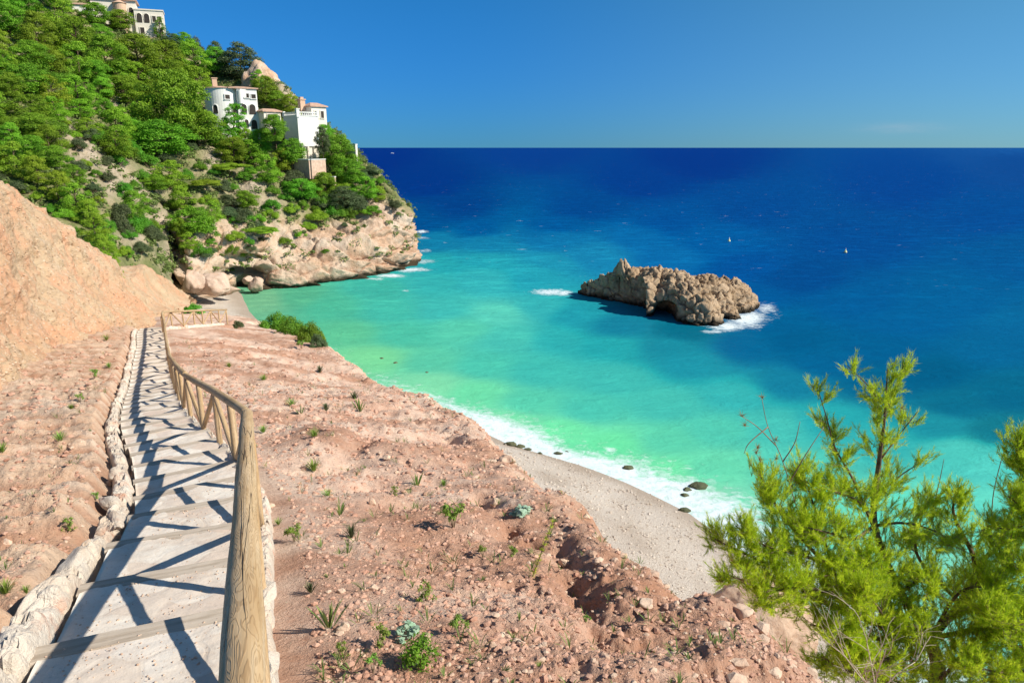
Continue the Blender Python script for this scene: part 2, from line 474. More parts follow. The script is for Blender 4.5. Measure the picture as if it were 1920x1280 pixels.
# ------------------------------------------------------------------ path geometry
PL = np.array([[.15, -.4], [-.12, .3], [-.50, 1.0], [-.765, 1.69], [-1.18, 2.8], [-1.86, 4.6], [-2.45, 6.2], [-3.0, 7.55], [-4.6, 10.4], [-6.69, 13.8], [-8.76, 17.6], [-12.6, 25], [-16.0, 31.8], [-19.2, 38.2], [-19.35, 42], [-19.4, 47.5]])
def resample(pl, step):
    L = np.concatenate([[0], np.cumsum(np.linalg.norm(np.diff(pl, axis=0), axis=1))])
    s = np.arange(0, L[-1], step)
    return np.stack([np.interp(s, L, pl[:, k]) for k in range(2)], 1), s
_c = crom(PL, 400); PATH, PS = resample(_c, .25)
# the two corners stay crisp-ish, the rest is smoothed
PT = np.gradient(PATH, axis=0); PT /= np.linalg.norm(PT, axis=1)[:, None]
for _ in range(3): PT[1:-1] = (PT[:-2] + PT[1:-1] * 2 + PT[2:]) / 4; PT /= np.linalg.norm(PT, axis=1)[:, None]
PN = np.stack([PT[:, 1], -PT[:, 0]], 1)                      # to the right of the walking direction
_dy = np.array([-5, 0, 21.6, 24, 38, 48, 60, 90, 130.]); _dz = np.array([.78, 2.0, 7.29, 7.72, 9.62, 11.72, 14.0, 20.0, 27.0])
def drop(y): return np.interp(y, _dy, _dz)
PZ = CAMZ - drop(PATH[:, 1])
def pat(s, t=0.0):
    """point at arc length s and lateral offset t on the path, level across"""
    x = np.interp(s, PS, PATH[:, 0]) + np.interp(s, PS, PN[:, 0]) * t
    y = np.interp(s, PS, PATH[:, 1]) + np.interp(s, PS, PN[:, 1]) * t
    return np.array([x, y, np.interp(s, PS, PZ)])
def s_of_y(y): return float(np.interp(y, PATH[:, 1], PS))

def path_st(x, y):
    S = np.zeros_like(x); T = np.zeros_like(x)
    A = PATH[:-1]; D = PATH[1:] - A; DD = (D ** 2).sum(1)
    for a in range(0, len(x), 20000):
        q = np.stack([x[a:a + 20000], y[a:a + 20000]], 1)
        w = q[:, None, :] - A[None]
        k = np.clip((w * D).sum(2) / DD, 0, 1)
        e = w - k[..., None] * D
        d2 = (e ** 2).sum(2); j = d2.argmin(1); ii = np.arange(len(q))
        S[a:a + 20000] = PS[j] + k[ii, j] * .25
        sg = np.sign((e[ii, j] * PN[j]).sum(1))
        T[a:a + 20000] = np.sqrt(d2[ii, j]) * sg
    return S, T

LD = np.array([-.466, .885]); LN = np.array([.885, .466]); L0 = np.array([-2.96, 7.55])
def lin_st(x, y):
    dx, dy = x - L0[0], y - L0[1]
    return dx * LD[0] + dy * LD[1], dx * LN[0] + dy * LN[1]

def plane_z(x, y):
    s, t = lin_st(x, y)
    return CAMZ - drop(L0[1] + .885 * s) - .2 * np.maximum(t, 0) + .10 * np.maximum(-t - 1.3, 0) - .03

def hit_fn(fn, u, v, d0=1.5, d1=110.0, n=4000):
    r = ray(u, v); d = np.geomspace(d0, d1, n)
    x = r[0] / r[1] * d; z = CAMZ + r[2] / r[1] * d
    g = fn(x, d); m = np.nonzero(z < g)[0]
    k = m[0] if len(m) else n - 1
    return np.array([x[k], d[k], g[k]])

CREST_PX = [(1900, 1420), (1760, 1370), (1590, 1280), (1480, 1190), (1400, 1132), (1340, 1114), (1280, 1110), (1240, 1080), (1180, 1020), (1100, 965), (1010, 905), (945, 850), (880, 785), (800, 742), (720, 718), (650, 680), (600, 642), (560, 620), (500, 606), (430, 604)]
_cs = []
for (u, v) in CREST_PX:
    h = hit_fn(plane_z, u, v); s, t = lin_st(h[0:1], h[1:2]); _cs.append((s[0], t[0]))
_cs = np.array(sorted(_cs)); print('CREST', np.round(_cs, 2).tolist())
def crest(s): return np.interp(s, _cs[:, 0], _cs[:, 1])

_sx = np.array([[10, 17], [18, 16.3], [24, 15.2], [30, 13.2], [36.5, 10.3], [40, 7.6], [42.8, 4.7], [46, .2], [51, -4.0], [56, -8.0], [59.5, -12.0], [65.6, -16.8], [73, -21.4], [81.7, -29.4], [88, -33], [95.7, -36.5], [101, -39], [104, -46], [115, -60.]])
def shore_x(y): return np.interp(y, _sx[:, 0], _sx[:, 1])

# trenches and holes in the slope, each a pixel polyline with depth and width in metres
CARVES = [([(1055, 1010), (1075, 1060), (1100, 1110), (1120, 1160), (1150, 1190)], .13, .15), ([(905, 925), (935, 960), (955, 975)], .14, .16), ([(760, 870), (800, 885)], .10, .07),
          ([(760, 790), (830, 810), (860, 830)], .16, .2), ([(600, 790), (700, 810)], .07, .3), ([(690, 905), (780, 915)], .08, .25), ([(510, 870), (570, 880)], .07, .25),
          ([(950, 990), (1000, 1000)], .15, .12), ([(660, 1240), (600, 1260)], .08, .1), ([(560, 1010), (700, 1040)], .05, .12)]
CARVE_W = None

def ground_z(x, y, detail=True):
    x = np.asarray(x, float); y = np.asarray(y, float)
    s, t = lin_st(x, y)
    z = plane_z(x, y)
    p = xy0(x, y)
    n1 = fbm(p, .35, 4, 3)
    right = sstep(.1, 1.2, t); left = sstep(-1.45, -1.9, t)
    z = z + right * n1 * .22
    # low banks and scoops that run across the slope
    w = s + 2.4 * fbm(p, .3, 3, 9)
    z = z + right * .13 * np.sin(w * 2 * math.pi / 1.9) * sstep(.2, 1.5, t) * sstep(-.15, .5, fbm(p, .33, 3, 21)) + right * .06 * fbm(p, 1.0, 3, 25)
    wl = s + .35 * t + .9 * fbm(p, .5, 3, 12)
    ph = (wl / .95) % 1.0
    fur = np.where(ph < .7, ph / .7, (1 - ph) / .3)
    z = z + left * .13 + left * (.24 * (fur - .35) * (.55 + .7 * sstep(-.5, .5, fbm(p, .7, 3, 18))) + .08 * n1 + .05 * fbm(p, 1.6, 4, 19) + .06 * ridged(p, 3.0, 5, 20))
    if CARVE_W is not None:
        for (pl, dp, wd) in CARVE_W:
            d2 = np.full(len(x), 1e9)
            for a, b in zip(pl[:-1], pl[1:]):
                e = b - a; k = np.clip(((x - a[0]) * e[0] + (y - a[1]) * e[1]) / (e @ e), 0, 1)
                d2 = np.minimum(d2, (x - a[0] - k * e[0]) ** 2 + (y - a[1] - k * e[1]) ** 2)
            z = z - dp * np.exp(-d2 / (wd * wd)) * (1 + 1.3 * fbm(p, 4, 3, 77))
    if detail:
        rg = sstep(-.25, .45, fbm(p, .55, 3, 44))
        far = np.clip(y / 7, 1, 3.2)
        z = z + (right + left * .6) * far * .030 * ridged(p, 2.6, 5, 46) * sstep(3, 8, y)
        z = z + (right + left * .9) * (.06 * fbm(p, 2.2, 4, 40) + (.018 + .036 * rg) * ridged(p, 5.5, 4, 41) + (.010 + .020 * rg) * fbm(p, 20, 3, 42))
    # path bed
    S, T = path_st(x, y)
    zp = np.interp(S, PS, PZ) - .10
    wgt = sstep(.55, .1, T) * sstep(-1.72, -1.42, T)
    z = z * (1 - wgt) + zp * wgt
    z = np.where((T > -1.5) & (T < .12), np.minimum(z, zp + .03), z)
    # crest and fall to the beach
    e = t - crest(s) - .28 * fbm(p, .8, 4, 55) - .08 * fbm(p, 4, 2, 56)
    ee = np.where(e < -.4, 0, np.where(e < .4, (e + .4) ** 2 / 1.6, e))
    z = z - 1.3 * ee
    z = z + sstep(-.9, -.25, e) * sstep(.5, -.1, e) * (.10 * fbm(p, 2.2, 3, 61) + .05)
    return z

CARVE_W = [([hit_fn(plane_z, *q)[:2] for q in pl], dp, wd) for (pl, dp, wd) in CARVES]
def gnd(u, v): return hit_fn(lambda a, b: ground_z(a, b, False), u, v, n=1500)

# the earth sheet: finer rows near the camera
ys = np.geomspace(1.2, 96, 860)
uu = np.linspace(-260, 2100, 640)
kk = (uu - 960) / FPX
X = (kk[None, :] * 1.08) * (ys[:, None] + .9); Y = np.broadcast_to(ys[:, None], X.shape)
gx, gy = X.ravel(), Y.ravel()
gz = ground_z(gx, gy)
_S, _T = lin_st(gx, gy)
FG = gridF(len(ys), len(uu))
mi = (_T[FG[:, 0]] < -1.4).astype(int)
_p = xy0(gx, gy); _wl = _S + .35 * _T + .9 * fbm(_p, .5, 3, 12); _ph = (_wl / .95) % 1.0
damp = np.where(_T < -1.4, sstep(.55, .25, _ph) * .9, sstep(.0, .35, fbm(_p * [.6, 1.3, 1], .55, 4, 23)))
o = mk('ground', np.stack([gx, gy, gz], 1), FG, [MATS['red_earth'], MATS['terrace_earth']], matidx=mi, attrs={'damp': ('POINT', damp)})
struct(o, 'bare red earth slope dug into planting terraces above the beach')

# beach
def beach_z(x, y):
    e = (shore_x(y) - x) * .86
    p = xy0(x, y)
    return np.where(e > 0, .16 * e ** .92, .09 * e) + .06 * fbm(p, .5, 3, 70) * sstep(-1, 3, e) + .12 * np.sin(np.clip(e, 0, 12) * 1.4 + fbm(p, .2, 2, 3) * 2) * sstep(.5, 2, e) * .35 - .05
by = np.linspace(12, 112, 260); be = np.linspace(-9, 34, 130)
BX = shore_x(by)[:, None] - be[None, :]; BY = np.broadcast_to(by[:, None], BX.shape)
bz = beach_z(BX.ravel(), BY.ravel())
_e = np.broadcast_to(be[None, :], BX.shape).ravel() * .86 + 1.1 * fbm(xy0(BX.ravel(), BY.ravel()), .3, 3, 75)
wet = np.clip(sstep(2.4, .6, _e) * .9 + .75 * np.exp(-((_e - 4.6) / 1.3) ** 2) * sstep(-.3, .25, fbm(xy0(BX.ravel(), BY.ravel()), .35, 3, 76)) + .35 * np.exp(-((_e - 8.5) / .5) ** 2), 0, 1)
o = mk('beach', np.stack([BX.ravel(), BY.ravel(), bz], 1), gridF(len(by), len(be)), MATS['shingle'], attrs={'wet': ('POINT', wet)})
struct(o, 'pale grey shingle beach below the slope')

# ------------------------------------------------------------------ earth bank and mound on the left
def PC(rows): return [P(*q) for q in rows]
bank = [
    PC([(-420, 900, 12), (-420, 620, 15), (-420, 400, 18), (-420, 190, 22)]) ,
    PC([(-200, 830, 14.5), (-200, 600, 19), (-200, 400, 23), (-200, 240, 28)]),
    PC([(0, 745, 18.3), (0, 600, 23), (0, 460, 28), (0, 335, 33)]),
    PC([(60, 700, 23), (55, 590, 27.5), (50, 470, 32), (48, 363, 35.5)]),
    PC([(130, 660, 28.5), (120, 580, 32), (108, 490, 36), (100, 402, 38.5)]),
    PC([(185, 632, 33), (178, 575, 36), (165, 510, 39.5), (150, 437, 41)]),
    PC([(235, 612, 37.5), (225, 570, 40), (212, 525, 42.5), (200, 472, 44)]),
    PC([(270, 604, 41), (262, 580, 43), (250, 548, 45), (235, 515, 46.5)]),
    PC([(298, 600, 44), (295, 592, 46), (290, 582, 48), (285, 572, 50)]),
]
def add_back(cols, back=6.0, dz=-1.0, dz2=-5.0):
    out = []
    for c in cols:
        top = c[-1]; dv = np.array([top[0], top[1], 0]); dv /= np.linalg.norm(dv)
        out.append(list(c) + [top + dv * back + [0, 0, dz], top + dv * back * 2.2 + [0, 0, dz2]])
    return out
def bury(cols, dz=.8):
    return [[c[0] + (c[0] - c[1]) * .25 - [0, 0, dz]] + list(c) for c in cols]
G = loft(add_back(bury(bank)), 400, 460)
N = grid_normals(G); V = G.reshape(-1, 3); Nn = N.reshape(-1, 3)
if Nn[:, 2].mean() < 0: Nn = -Nn
q = V * np.array([1, 1, .45])
rill = ridged(V * np.array([1, .6, .22]), .8, 4, 105)
dis = .55 * fbm(V, .22, 4, 101) + .30 * ridged(q, .35, 4, 102) - .58 + .34 * rill + .18 * fbm(V, 1.3, 4, 103) + .07 * ridged(V, 3.5, 3, 104)
b1, b2_, bid = worley(V, 1.1, 107); dis = dis + .16 * np.maximum(0, .5 - b1) * (bid > .6) - .10 * np.maximum(0, .35 - b1) * (bid < .2)
bf1, bf2, bfd = worley(V, 2.6, 108); dis = dis + .10 * np.maximum(0, .5 - bf1) * (bfd > .5)
V = V + Nn * dis[:, None]
o = mk('earth_bank', V, gridF(G.shape[0], G.shape[1]), MATS['bank_earth'])
struct(o, 'tall bare ochre and pink earth bank cut beside the steps')
BANK_BVH = BVHTree.FromPolygons([tuple(p) for p in V.tolist()], gridF(G.shape[0], G.shape[1]).tolist())

mound = [
    PC([(170, 600, 49), (180, 560, 54), (190, 515, 60), (200, 480, 66)]),
    PC([(225, 598, 50), (232, 560, 55), (238, 520, 61), (245, 487, 67)]),
    PC([(262, 590, 52), (268, 560, 57), (272, 525, 63), (278, 490, 69)]),
    PC([(298, 578, 57), (300, 558, 62), (305, 535, 67), (310, 510, 73)]),
    PC([(330, 570, 63), (332, 558, 68), (336, 545, 73), (338, 530, 78)]),
    PC([(358, 566, 70), (360, 560, 74), (362, 553, 79), (362, 546, 84)]),
]
G = loft(add_back(bury(mound), 5, -1.5, -5), 110, 140)
N = grid_normals(G); V = G.reshape(-1, 3); Nn = N.reshape(-1, 3)
if Nn[:, 2].mean() < 0: Nn = -Nn
V = V + Nn * (.5 * fbm(V, .25, 4, 111) + .3 * ridged(V, .4, 4, 112) - .75 + .1 * fbm(V, 1.7, 3, 113))[:, None]
o = mk('earth_mound', V, gridF(G.shape[0], G.shape[1]), MATS['bank_earth'])
struct(o, 'pink earth mound at the foot of the hillside behind the bank')

# ------------------------------------------------------------------ headland hillside with its sea cliff
hill = [   # foot, cliff face, cliff top, lower, middle, upper, high, skyline
    PC([(-330, 600, 52), (-330, 520, 56), (-330, 450, 62), (-330, 360, 72), (-330, 230, 88), (-330, 110, 105), (-330, -50, 130), (-330, -260, 165)]),
    PC([(-130, 590, 54), (-130, 520, 58), (-130, 450, 64), (-130, 350, 75), (-130, 230, 92), (-130, 110, 112), (-130, -20, 138), (-130, -180, 170)]),
    PC([(30, 580, 56), (30, 510, 61), (30, 440, 68), (30, 340, 80), (30, 240, 96), (30, 140, 117), (30, 40, 142), (30, -80, 172)]),
    PC([(130, 570, 60), (130, 505, 65), (130, 430, 73), (130, 345, 86), (125, 255, 102), (120, 165, 122), (125, 80, 145), (130, -20, 172)]),
    PC([(225, 570, 66), (222, 515, 70), (215, 440, 78), (205, 360, 90), (195, 275, 106), (195, 190, 125), (205, 110, 147), (220, 50, 170)]),
    PC([(300, 570, 76), (295, 530, 79), (285, 470, 84), (275, 385, 95), (270, 300, 110), (275, 220, 127), (290, 145, 147), (305, 75, 167)]),
    PC([(335, 560, 90), (325, 520, 95), (318, 470, 97), (320, 395, 102), (330, 315, 113), (345, 235, 129), (360, 165, 146), (372, 112, 163)]),
    PC([(352, 555, 90), (352, 515, 91), (355, 475, 93), (365, 405, 101), (385, 325, 114), (400, 250, 130), (415, 185, 146), (430, 135, 158)]),
    PC([(405, 550, 96), (405, 515, 95.5), (410, 470, 98), (420, 410, 105), (435, 345, 116), (450, 275, 130), (465, 210, 143), (480, 150, 154)]),
    PC([(455, 545, 104), (452, 508, 105), (452, 466, 100.5), (470, 415, 107), (485, 350, 117), (500, 290, 130), (510, 225, 141), (522, 160, 150)]),
    PC([(505, 545, 102.5), (508, 508, 103.5), (510, 462, 106), (525, 405, 112), (535, 350, 120), (545, 300, 130), (552, 245, 138), (560, 200, 146)]),
    PC([(570, 540, 104.5), (572, 500, 106.5), (578, 450, 111), (588, 405, 117), (598, 365, 123), (605, 320, 130), (612, 280, 135), (620, 248, 140)]),
    PC([(640, 530, 109), (643, 495, 110.5), (648, 445, 114), (652, 410, 119.5), (656, 375, 125), (660, 342, 129), (664, 315, 133), (668, 292, 136)]),
    PC([(700, 520, 113.5), (704, 485, 115), (708, 440, 118), (712, 410, 122), (712, 388, 125.5), (712, 370, 128), (713, 355, 131), (715, 342, 133)]),
    PC([(745, 508, 119), (750, 478, 120), (752, 445, 122), (753, 415, 125), (752, 400, 127), (750, 390, 128.5), (748, 384, 130), (747, 378, 131.5)]),
    PC([(774, 500, 124.5), (776, 480, 125), (774, 455, 126.5), (772, 430, 128), (770, 415, 129.5), (767, 405, 131), (764, 398, 132), (760, 394, 133)]),
    PC([(782, 492, 134), (780, 475, 134), (777, 455, 135), (774, 435, 136), (770, 420, 137), (767, 410, 138), (764, 404, 139), (760, 398, 140)]),
]
hl = []
for c in hill:
    top = c[-1]; dv = np.array([top[0] * .6 - 8, top[1], 0]); dv /= np.linalg.norm(dv)
    foot = c[0].copy(); foot[2] = min(foot[2], 0) - 1.5
    hl.append([foot] + list(c) + [top + dv * 18 + [0, 0, -3], top + dv * 45 + [0, 0, -top[2] * .7 - 2]])
NR, NC = 330, 520
G = loft(hl, NR, NC)
N = grid_normals(G); V = G.reshape(-1, 3).copy(); Nn = N.reshape(-1, 3)
if Nn[:, 2].mean() < 0: Nn = -Nn
rowi = np.repeat(np.linspace(0, 10, NR), NC); coli = np.tile(np.linspace(0, len(hl) - 1, NC), NR)
cliff = sstep(4.4, 3.2, rowi) * sstep(5.2, 6.5, coli)
cliff = np.maximum(cliff, sstep(6.2, 4.8, rowi) * sstep(11.5, 13.0, coli))
# bedded rock: slabs that dip to the right, cut by joints
bed = (V[:, 2] * .9 + V[:, 0] * .42 + 1.7 * fbm(V, .10, 4, 201))
slab = ((bed / 2.3) % 1.0); slab = np.where(slab < .85, slab / .85, (1 - slab) / .15)
f1, f2, idr = worley(V * np.array([.7, .7, 1.6]) + 1.2 * np.stack([fbm(V, .3, 3, 206), fbm(V, .3, 3, 207), fbm(V, .3, 3, 208)], 1), .24, 210)
f1b, f2b, idb = worley(V, .9, 214)
bed2 = ((bed + .4 * fbm(V, .3, 2, 204)) / .62) % 1.0
rk = 1.7 * (slab - .5) + .45 * (idr - .5) + .28 * (bed2 - .5) * sstep(-.2, .3, fbm(V, .2, 3, 209)) - .6 * np.exp(-((f2 - f1) / .05) ** 2) + .15 * (idb - .5) + .8 * fbm(V * [.6, .6, 1.3], .35, 4, 220) + .16 * ridged(V, 1.1, 3, 221)
soft = 1.6 * fbm(V, .07, 4, 230) + .7 * ridged(V, .16, 3, 231) + .35 * fbm(V, .6, 4, 232)
V = V + Nn * (cliff * rk + (1 - cliff) * soft)[:, None]
# bare crag behind the tower house and the scree gashes stay rocky too
u_, v_, d_ = proj(V[:, 0], V[:, 1], V[:, 2])
def pxmask(lst):
    m = np.zeros(len(V))
    for (a, b, ra, rb) in lst: m = np.maximum(m, np.exp(-(((u_ - a) / ra) ** 2 + ((v_ - b) / rb) ** 2)))
    return m
bare = pxmask([(170, 290, 45, 45), (215, 320, 40, 35), (130, 250, 30, 25), (470, 350, 40, 35), (500, 385, 30, 30), (400, 300, 25, 25), (205, 345, 25, 30), (250, 430, 30, 40), (300, 420, 25, 40), (330, 455, 30, 60), (20, 115, 25, 15), (90, 85, 15, 15), (440, 420, 60, 30), (540, 170, 30, 30), (420, 470, 60, 30), (225, 190, 25, 20), (260, 350, 60, 30)])
V = V + Nn * (bare * (1 - cliff) * (.9 * (idr - .5) + .5 * (idb - .5)))[:, None]
HF = gridF(NR, NC)
t = NT('hillside', .95, .12); p = t.pos()
rock_c = t.ramp(t.noise(p, .22, 8, .65, .6), [(.28, (.36, .24, .16)), (.42, (.56, .37, .255)), (.56, (.62, .48, .37)), (.72, (.52, .45, .38))])
rock_c = t.mix(t.rampf(t.noise(p, 1.0, 7, .7), .5, .72, 0, .7), rock_c, (.63, .5, .39))
rock_c = t.mix(t.rampf(t.noise(p, 2.5, 4, .7), .58, .7, 0, .6), rock_c, (.30, .2, .13))
rock_c = t.mix(t.rampf(t.noise(p, .35, 5, .6), .6, .7, 0, .5), rock_c, (.5, .27, .15))
soil = t.ramp(t.noise(p, .3, 7, .7), [(.3, (.08, .12, .03)), (.47, (.19, .20, .08)), (.62, (.38, .31, .19)), (.78, (.5, .41, .30))])
soil = t.mix(t.rampf(t.noise(p, 1.6, 5, .7), .5, .65, 0, .6), soil, (.17, .19, .07))
gry = t.ramp(t.noise(p, .5, 7, .7), [(.3, (.30, .25, .16)), (.5, (.44, .36, .27)), (.7, (.52, .42, .34))])
c = t.mix(t.attr('bare'), soil, gry)
c = t.mix(t.attr('cliff'), c, rock_c)
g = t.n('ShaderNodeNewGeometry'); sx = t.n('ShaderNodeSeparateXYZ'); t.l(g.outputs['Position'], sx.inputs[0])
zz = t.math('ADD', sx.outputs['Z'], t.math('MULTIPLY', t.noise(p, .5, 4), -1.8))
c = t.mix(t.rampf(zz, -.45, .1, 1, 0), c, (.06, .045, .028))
t.color(c); t.bump(t.math('ADD', t.noise(p, 1.0, 9, .7), t.math('MULTIPLY', t.noise(p, 5, 5, .7), .4)), .9, .4)
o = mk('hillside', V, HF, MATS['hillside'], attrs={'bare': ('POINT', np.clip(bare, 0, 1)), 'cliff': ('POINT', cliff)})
struct(o, 'steep scrubby headland falling in pale pink sea cliffs')
HV = V; HBARE = np.maximum(bare, cliff)
HBVH = BVHTree.FromPolygons([tuple(p) for p in V.tolist()], HF.tolist())
def hhit(u, v):
    r = Vector(ray(u, v)).normalized()
    h = HBVH.ray_cast(Vector((0, 0, CAMZ)), r, 400)
    return None if h[0] is None else np.array(h[0])

# ------------------------------------------------------------------ sea
vs = np.concatenate([np.array([277.06, 277.2, 277.5, 278, 278.6, 279.3]), np.arange(280, 420, 2.0), np.arange(420, 1000, 2.5), np.arange(1000, 1400, 6)])
dd = CAMZ / np.tan(PIT + np.arctan((vs - 640) / FPX)); dd[0] = 90000
us = np.linspace(-700, 2600, 600)
SX = ((us - 960) / FPX)[None, :] * (dd[:, None] * 1.02); SY = np.broadcast_to(dd[:, None], SX.shape)
sx_, sy_ = SX.ravel(), SY.ravel()
U_, V_, D_ = proj(sx_, sy_, np.zeros_like(sx_))
CP_ = [  # u, v, sea colour there as seen, with the island's dark reflection painted in
    (400, 278, 0, 60, 142), (1000, 278, 4, 66, 150), (1900, 278, 20, 90, 165), (700, 300, 0, 52, 140), (1300, 300, 0, 58, 145), (1900, 300, 8, 78, 155),
    (800, 340, 0, 58, 142), (1200, 340, 0, 66, 150), (1700, 340, 0, 74, 156), (860, 390, 0, 70, 145), (1100, 390, 0, 78, 152), (1400, 390, 0, 80, 156), (1850, 400, 0, 82, 158),
    (800, 425, 0, 84, 150), (900, 430, 0, 92, 158), (1050, 425, 0, 92, 160), (1250, 420, 0, 86, 160), (1600, 450, 0, 82, 156), (1900, 480, 0, 92, 156),
    (820, 455, 0, 125, 168), (920, 455, 0, 128, 172), (1050, 450, 0, 120, 174), (1200, 445, 0, 108, 172), (1330, 450, 0, 96, 166),
    (820, 490, 10, 158, 172), (920, 485, 8, 155, 176), (1040, 490, 6, 145, 178), (1120, 480, 4, 132, 178), (1250, 480, 0, 110, 174), (1400, 500, 0, 86, 160), (1500, 520, 0, 80, 150),
    (700, 540, 26, 170, 160), (800, 530, 14, 168, 172), (900, 525, 10, 168, 178), (1000, 520, 8, 155, 178), (560, 552, 62, 168, 138), (500, 556, 95, 175, 140), (620, 570, 42, 175, 150),
    (720, 580, 22, 176, 164), (820, 580, 16, 176, 174), (920, 590, 40, 192, 178), (1000, 575, 14, 168, 176), (1080, 590, 6, 150, 170), (1160, 610, 4, 128, 158),
    (650, 620, 58, 180, 145), (750, 625, 34, 178, 158), (850, 620, 40, 188, 166), (940, 640, 26, 180, 172), (1040, 640, 8, 164, 170), (1150, 650, 8, 158, 168), (1250, 650, 4, 138, 160),
    (700, 670, 80, 200, 150), (800, 680, 48, 186, 160), (900, 690, 26, 182, 166), (1000, 700, 16, 176, 170), (1150, 710, 16, 176, 172), (1300, 680, 4, 142, 164), (1400, 650, 0, 104, 152), (1500, 640, 0, 96, 145),
    (800, 725, 90, 205, 165), (880, 740, 64, 205, 162), (980, 760, 36, 190, 166), (1100, 770, 22, 184, 170), (1250, 760, 20, 180, 172), (1380, 740, 12, 168, 172), (1480, 720, 2, 126, 158), (1550, 680, 0, 100, 150),
    (950, 790, 80, 210, 165), (1050, 810, 66, 212, 162), (1150, 840, 62, 212, 160), (1250, 830, 40, 194, 166), (1350, 810, 30, 188, 170), (1450, 800, 20, 180, 174), (1550, 790, 10, 160, 170), (1650, 720, 0, 100, 142),
    (1150, 880, 90, 214, 168), (1250, 890, 72, 214, 164), (1350, 880, 52, 200, 168), (1500, 880, 32, 186, 174), (1650, 830, 14, 168, 172), (1750, 700, 0, 96, 138), (1850, 650, 0, 102, 152), (1900, 600, 0, 104, 156),
    (1600, 560, 0, 94, 156), (1700, 600, 0, 98, 156), (1800, 560, 0, 98, 156), (1650, 650, 0, 96, 148), (1800, 760, 0, 110, 142), (1900, 740, 0, 104, 140), (1880, 810, 4, 120, 140), (1760, 800, 6, 140, 158), (1800, 850, 24, 184, 178), (1900, 870, 28, 190, 184),
    (1300, 950, 120, 205, 175), (1400, 960, 80, 205, 175), (1550, 980, 60, 205, 182), (1700, 950, 48, 204, 184), (1880, 960, 44, 200, 186), (1700, 1100, 90, 205, 185), (1880, 1150, 90, 205, 185),
    (1280, 620, 0, 112, 140), (1450, 600, 0, 98, 150), (1420, 560, 0, 92, 158),  # first point darkened: shadowy reflection of the island painted into the water
]
ck = np.array(CP_, float)
wu = U_ + 22 * fbm(xy0(sx_, sy_), .035, 3, 300); wv_ = V_ + 9 * fbm(xy0(sx_, sy_ * .8), .06, 4, 301)
lin = np.array([srgb(*c[2:]) for c in CP_])
colr = np.zeros((len(sx_), 3)); wsum = np.zeros(len(sx_))
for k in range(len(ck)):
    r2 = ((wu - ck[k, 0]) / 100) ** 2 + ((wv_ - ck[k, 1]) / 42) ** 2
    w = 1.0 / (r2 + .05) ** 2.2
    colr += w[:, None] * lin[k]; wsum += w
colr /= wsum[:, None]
g_ = colr[:, 1].copy()
colr[:, 0] += np.clip((g_ - .35) / .22, 0, 1) * .060 + np.clip((g_ - .12) / .25, 0, 1) * .016
colr *= (.72 + np.clip((g_ - .06) / .29, 0, 1) * .28 + np.clip((g_ - .35) / .22, 0, 1) * .03)[:, None]
colr[:, 2] *= 1 - .115 * np.clip((g_ - .12) / .2, 0, 1); colr[:, 1] *= 1 - .05 * np.clip((g_ - .12) / .2, 0, 1)
# foam
e = (sx_ - shore_x(sy_)) * .86
pp = xy0(sx_, sy_)
str_ = np.interp(sy_, [20, 34, 38, 44, 50, 56, 62, 75, 95, 104], [.75, .85, .95, 1.0, 1.0, .62, .45, .32, .22, .0])
ew = e + 1.5 * fbm(pp, .22, 3, 310)
foam = str_ * np.where(ew < 1.9, 1.05, np.exp(-(ew - 1.9) / 3.4)).clip(0, 1.05) * (e > -3) * (sy_ < 106)
foam = np.maximum(foam, .5 * np.exp(-((ew - 5.5) / .8) ** 2) * sstep(.1, .5, fbm(pp, .3, 2, 320)) * str_)
FE = [(1030, 548, 42, 8, 1), (1058, 550, 22, 7, 1), (1400, 598, 48, 20, 1.1), (1365, 612, 44, 10, 1.1), (1435, 578, 24, 14, .85), (1335, 622, 34, 5, .9), (1455, 590, 22, 14, .5),
      (775, 506, 44, 5, 1.05), (735, 517, 36, 4.5, 1.1), (795, 490, 30, 6, .8), (788, 434, 18, 3.5, 1.1), (792, 446, 18, 3, .9), (796, 470, 22, 5, .75), (700, 523, 26, 3, .9), (840, 506, 40, 3, .35), (760, 545, 11, 2.2, .9), (775, 551, 16, 1.6, .5), (690, 527, 16, 2, .5), (640, 533, 26, 1.5, .4), (838, 456, 6, 1.5, .9),
      (1145, 842, 14, 7, .9), (1180, 852, 10, 5, .6), (1060, 470, 9, 1.5, .7), (985, 502, 20, 1.3, .5)]
fu, fv = U_ + 9 * fbm(pp, .5, 3, 330), V_ + 2.2 * fbm(pp, .5, 3, 331)
for (a, b, ra, rb, s) in FE: foam = np.maximum(foam, s * np.exp(-((fu - a) / ra) ** 2 - ((fv - b) / rb) ** 2))
t = NT('sea_water', .6, .0); p = t.pos()
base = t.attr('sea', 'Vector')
# slow patches, then wind streaks
pst = t.pos((.035, .11, 1))
c = t.mix(t.rampf(t.noise(pst, 1, 6, .65), .42, .66, 0, .16), base, (.55, .72, .85), 'MULTIPLY')
pst2 = t.pos((.30, .75, 1))
c = t.mix(t.math('MULTIPLY', t.rampf(t.noise(pst2, 1, 5, .7, .5), .40, .7, 0, 1), t.rampf(t.attr('dist'), 70, 150, .20, .8)), c, (.50, .64, .76), 'MULTIPLY')
c = t.mix(t.math('MULTIPLY', t.rampf(t.noise(pst2, .43, 5, .7, .5), .5, .72, 0, 1), t.rampf(t.attr('dist'), 70, 150, .24, .9)), c, (1.8, 1.55, 1.4), 'MULTIPLY')
fo = t.attr('foam')
fn = t.noise(t.pos((1.0, 1.3, 1)), 1.3, 9, .72, .4)
fm = t.rampf(t.math('ADD', t.math('MULTIPLY', fo, .82), t.math('MULTIPLY', fn, 1.35)), 1.07, 1.5)
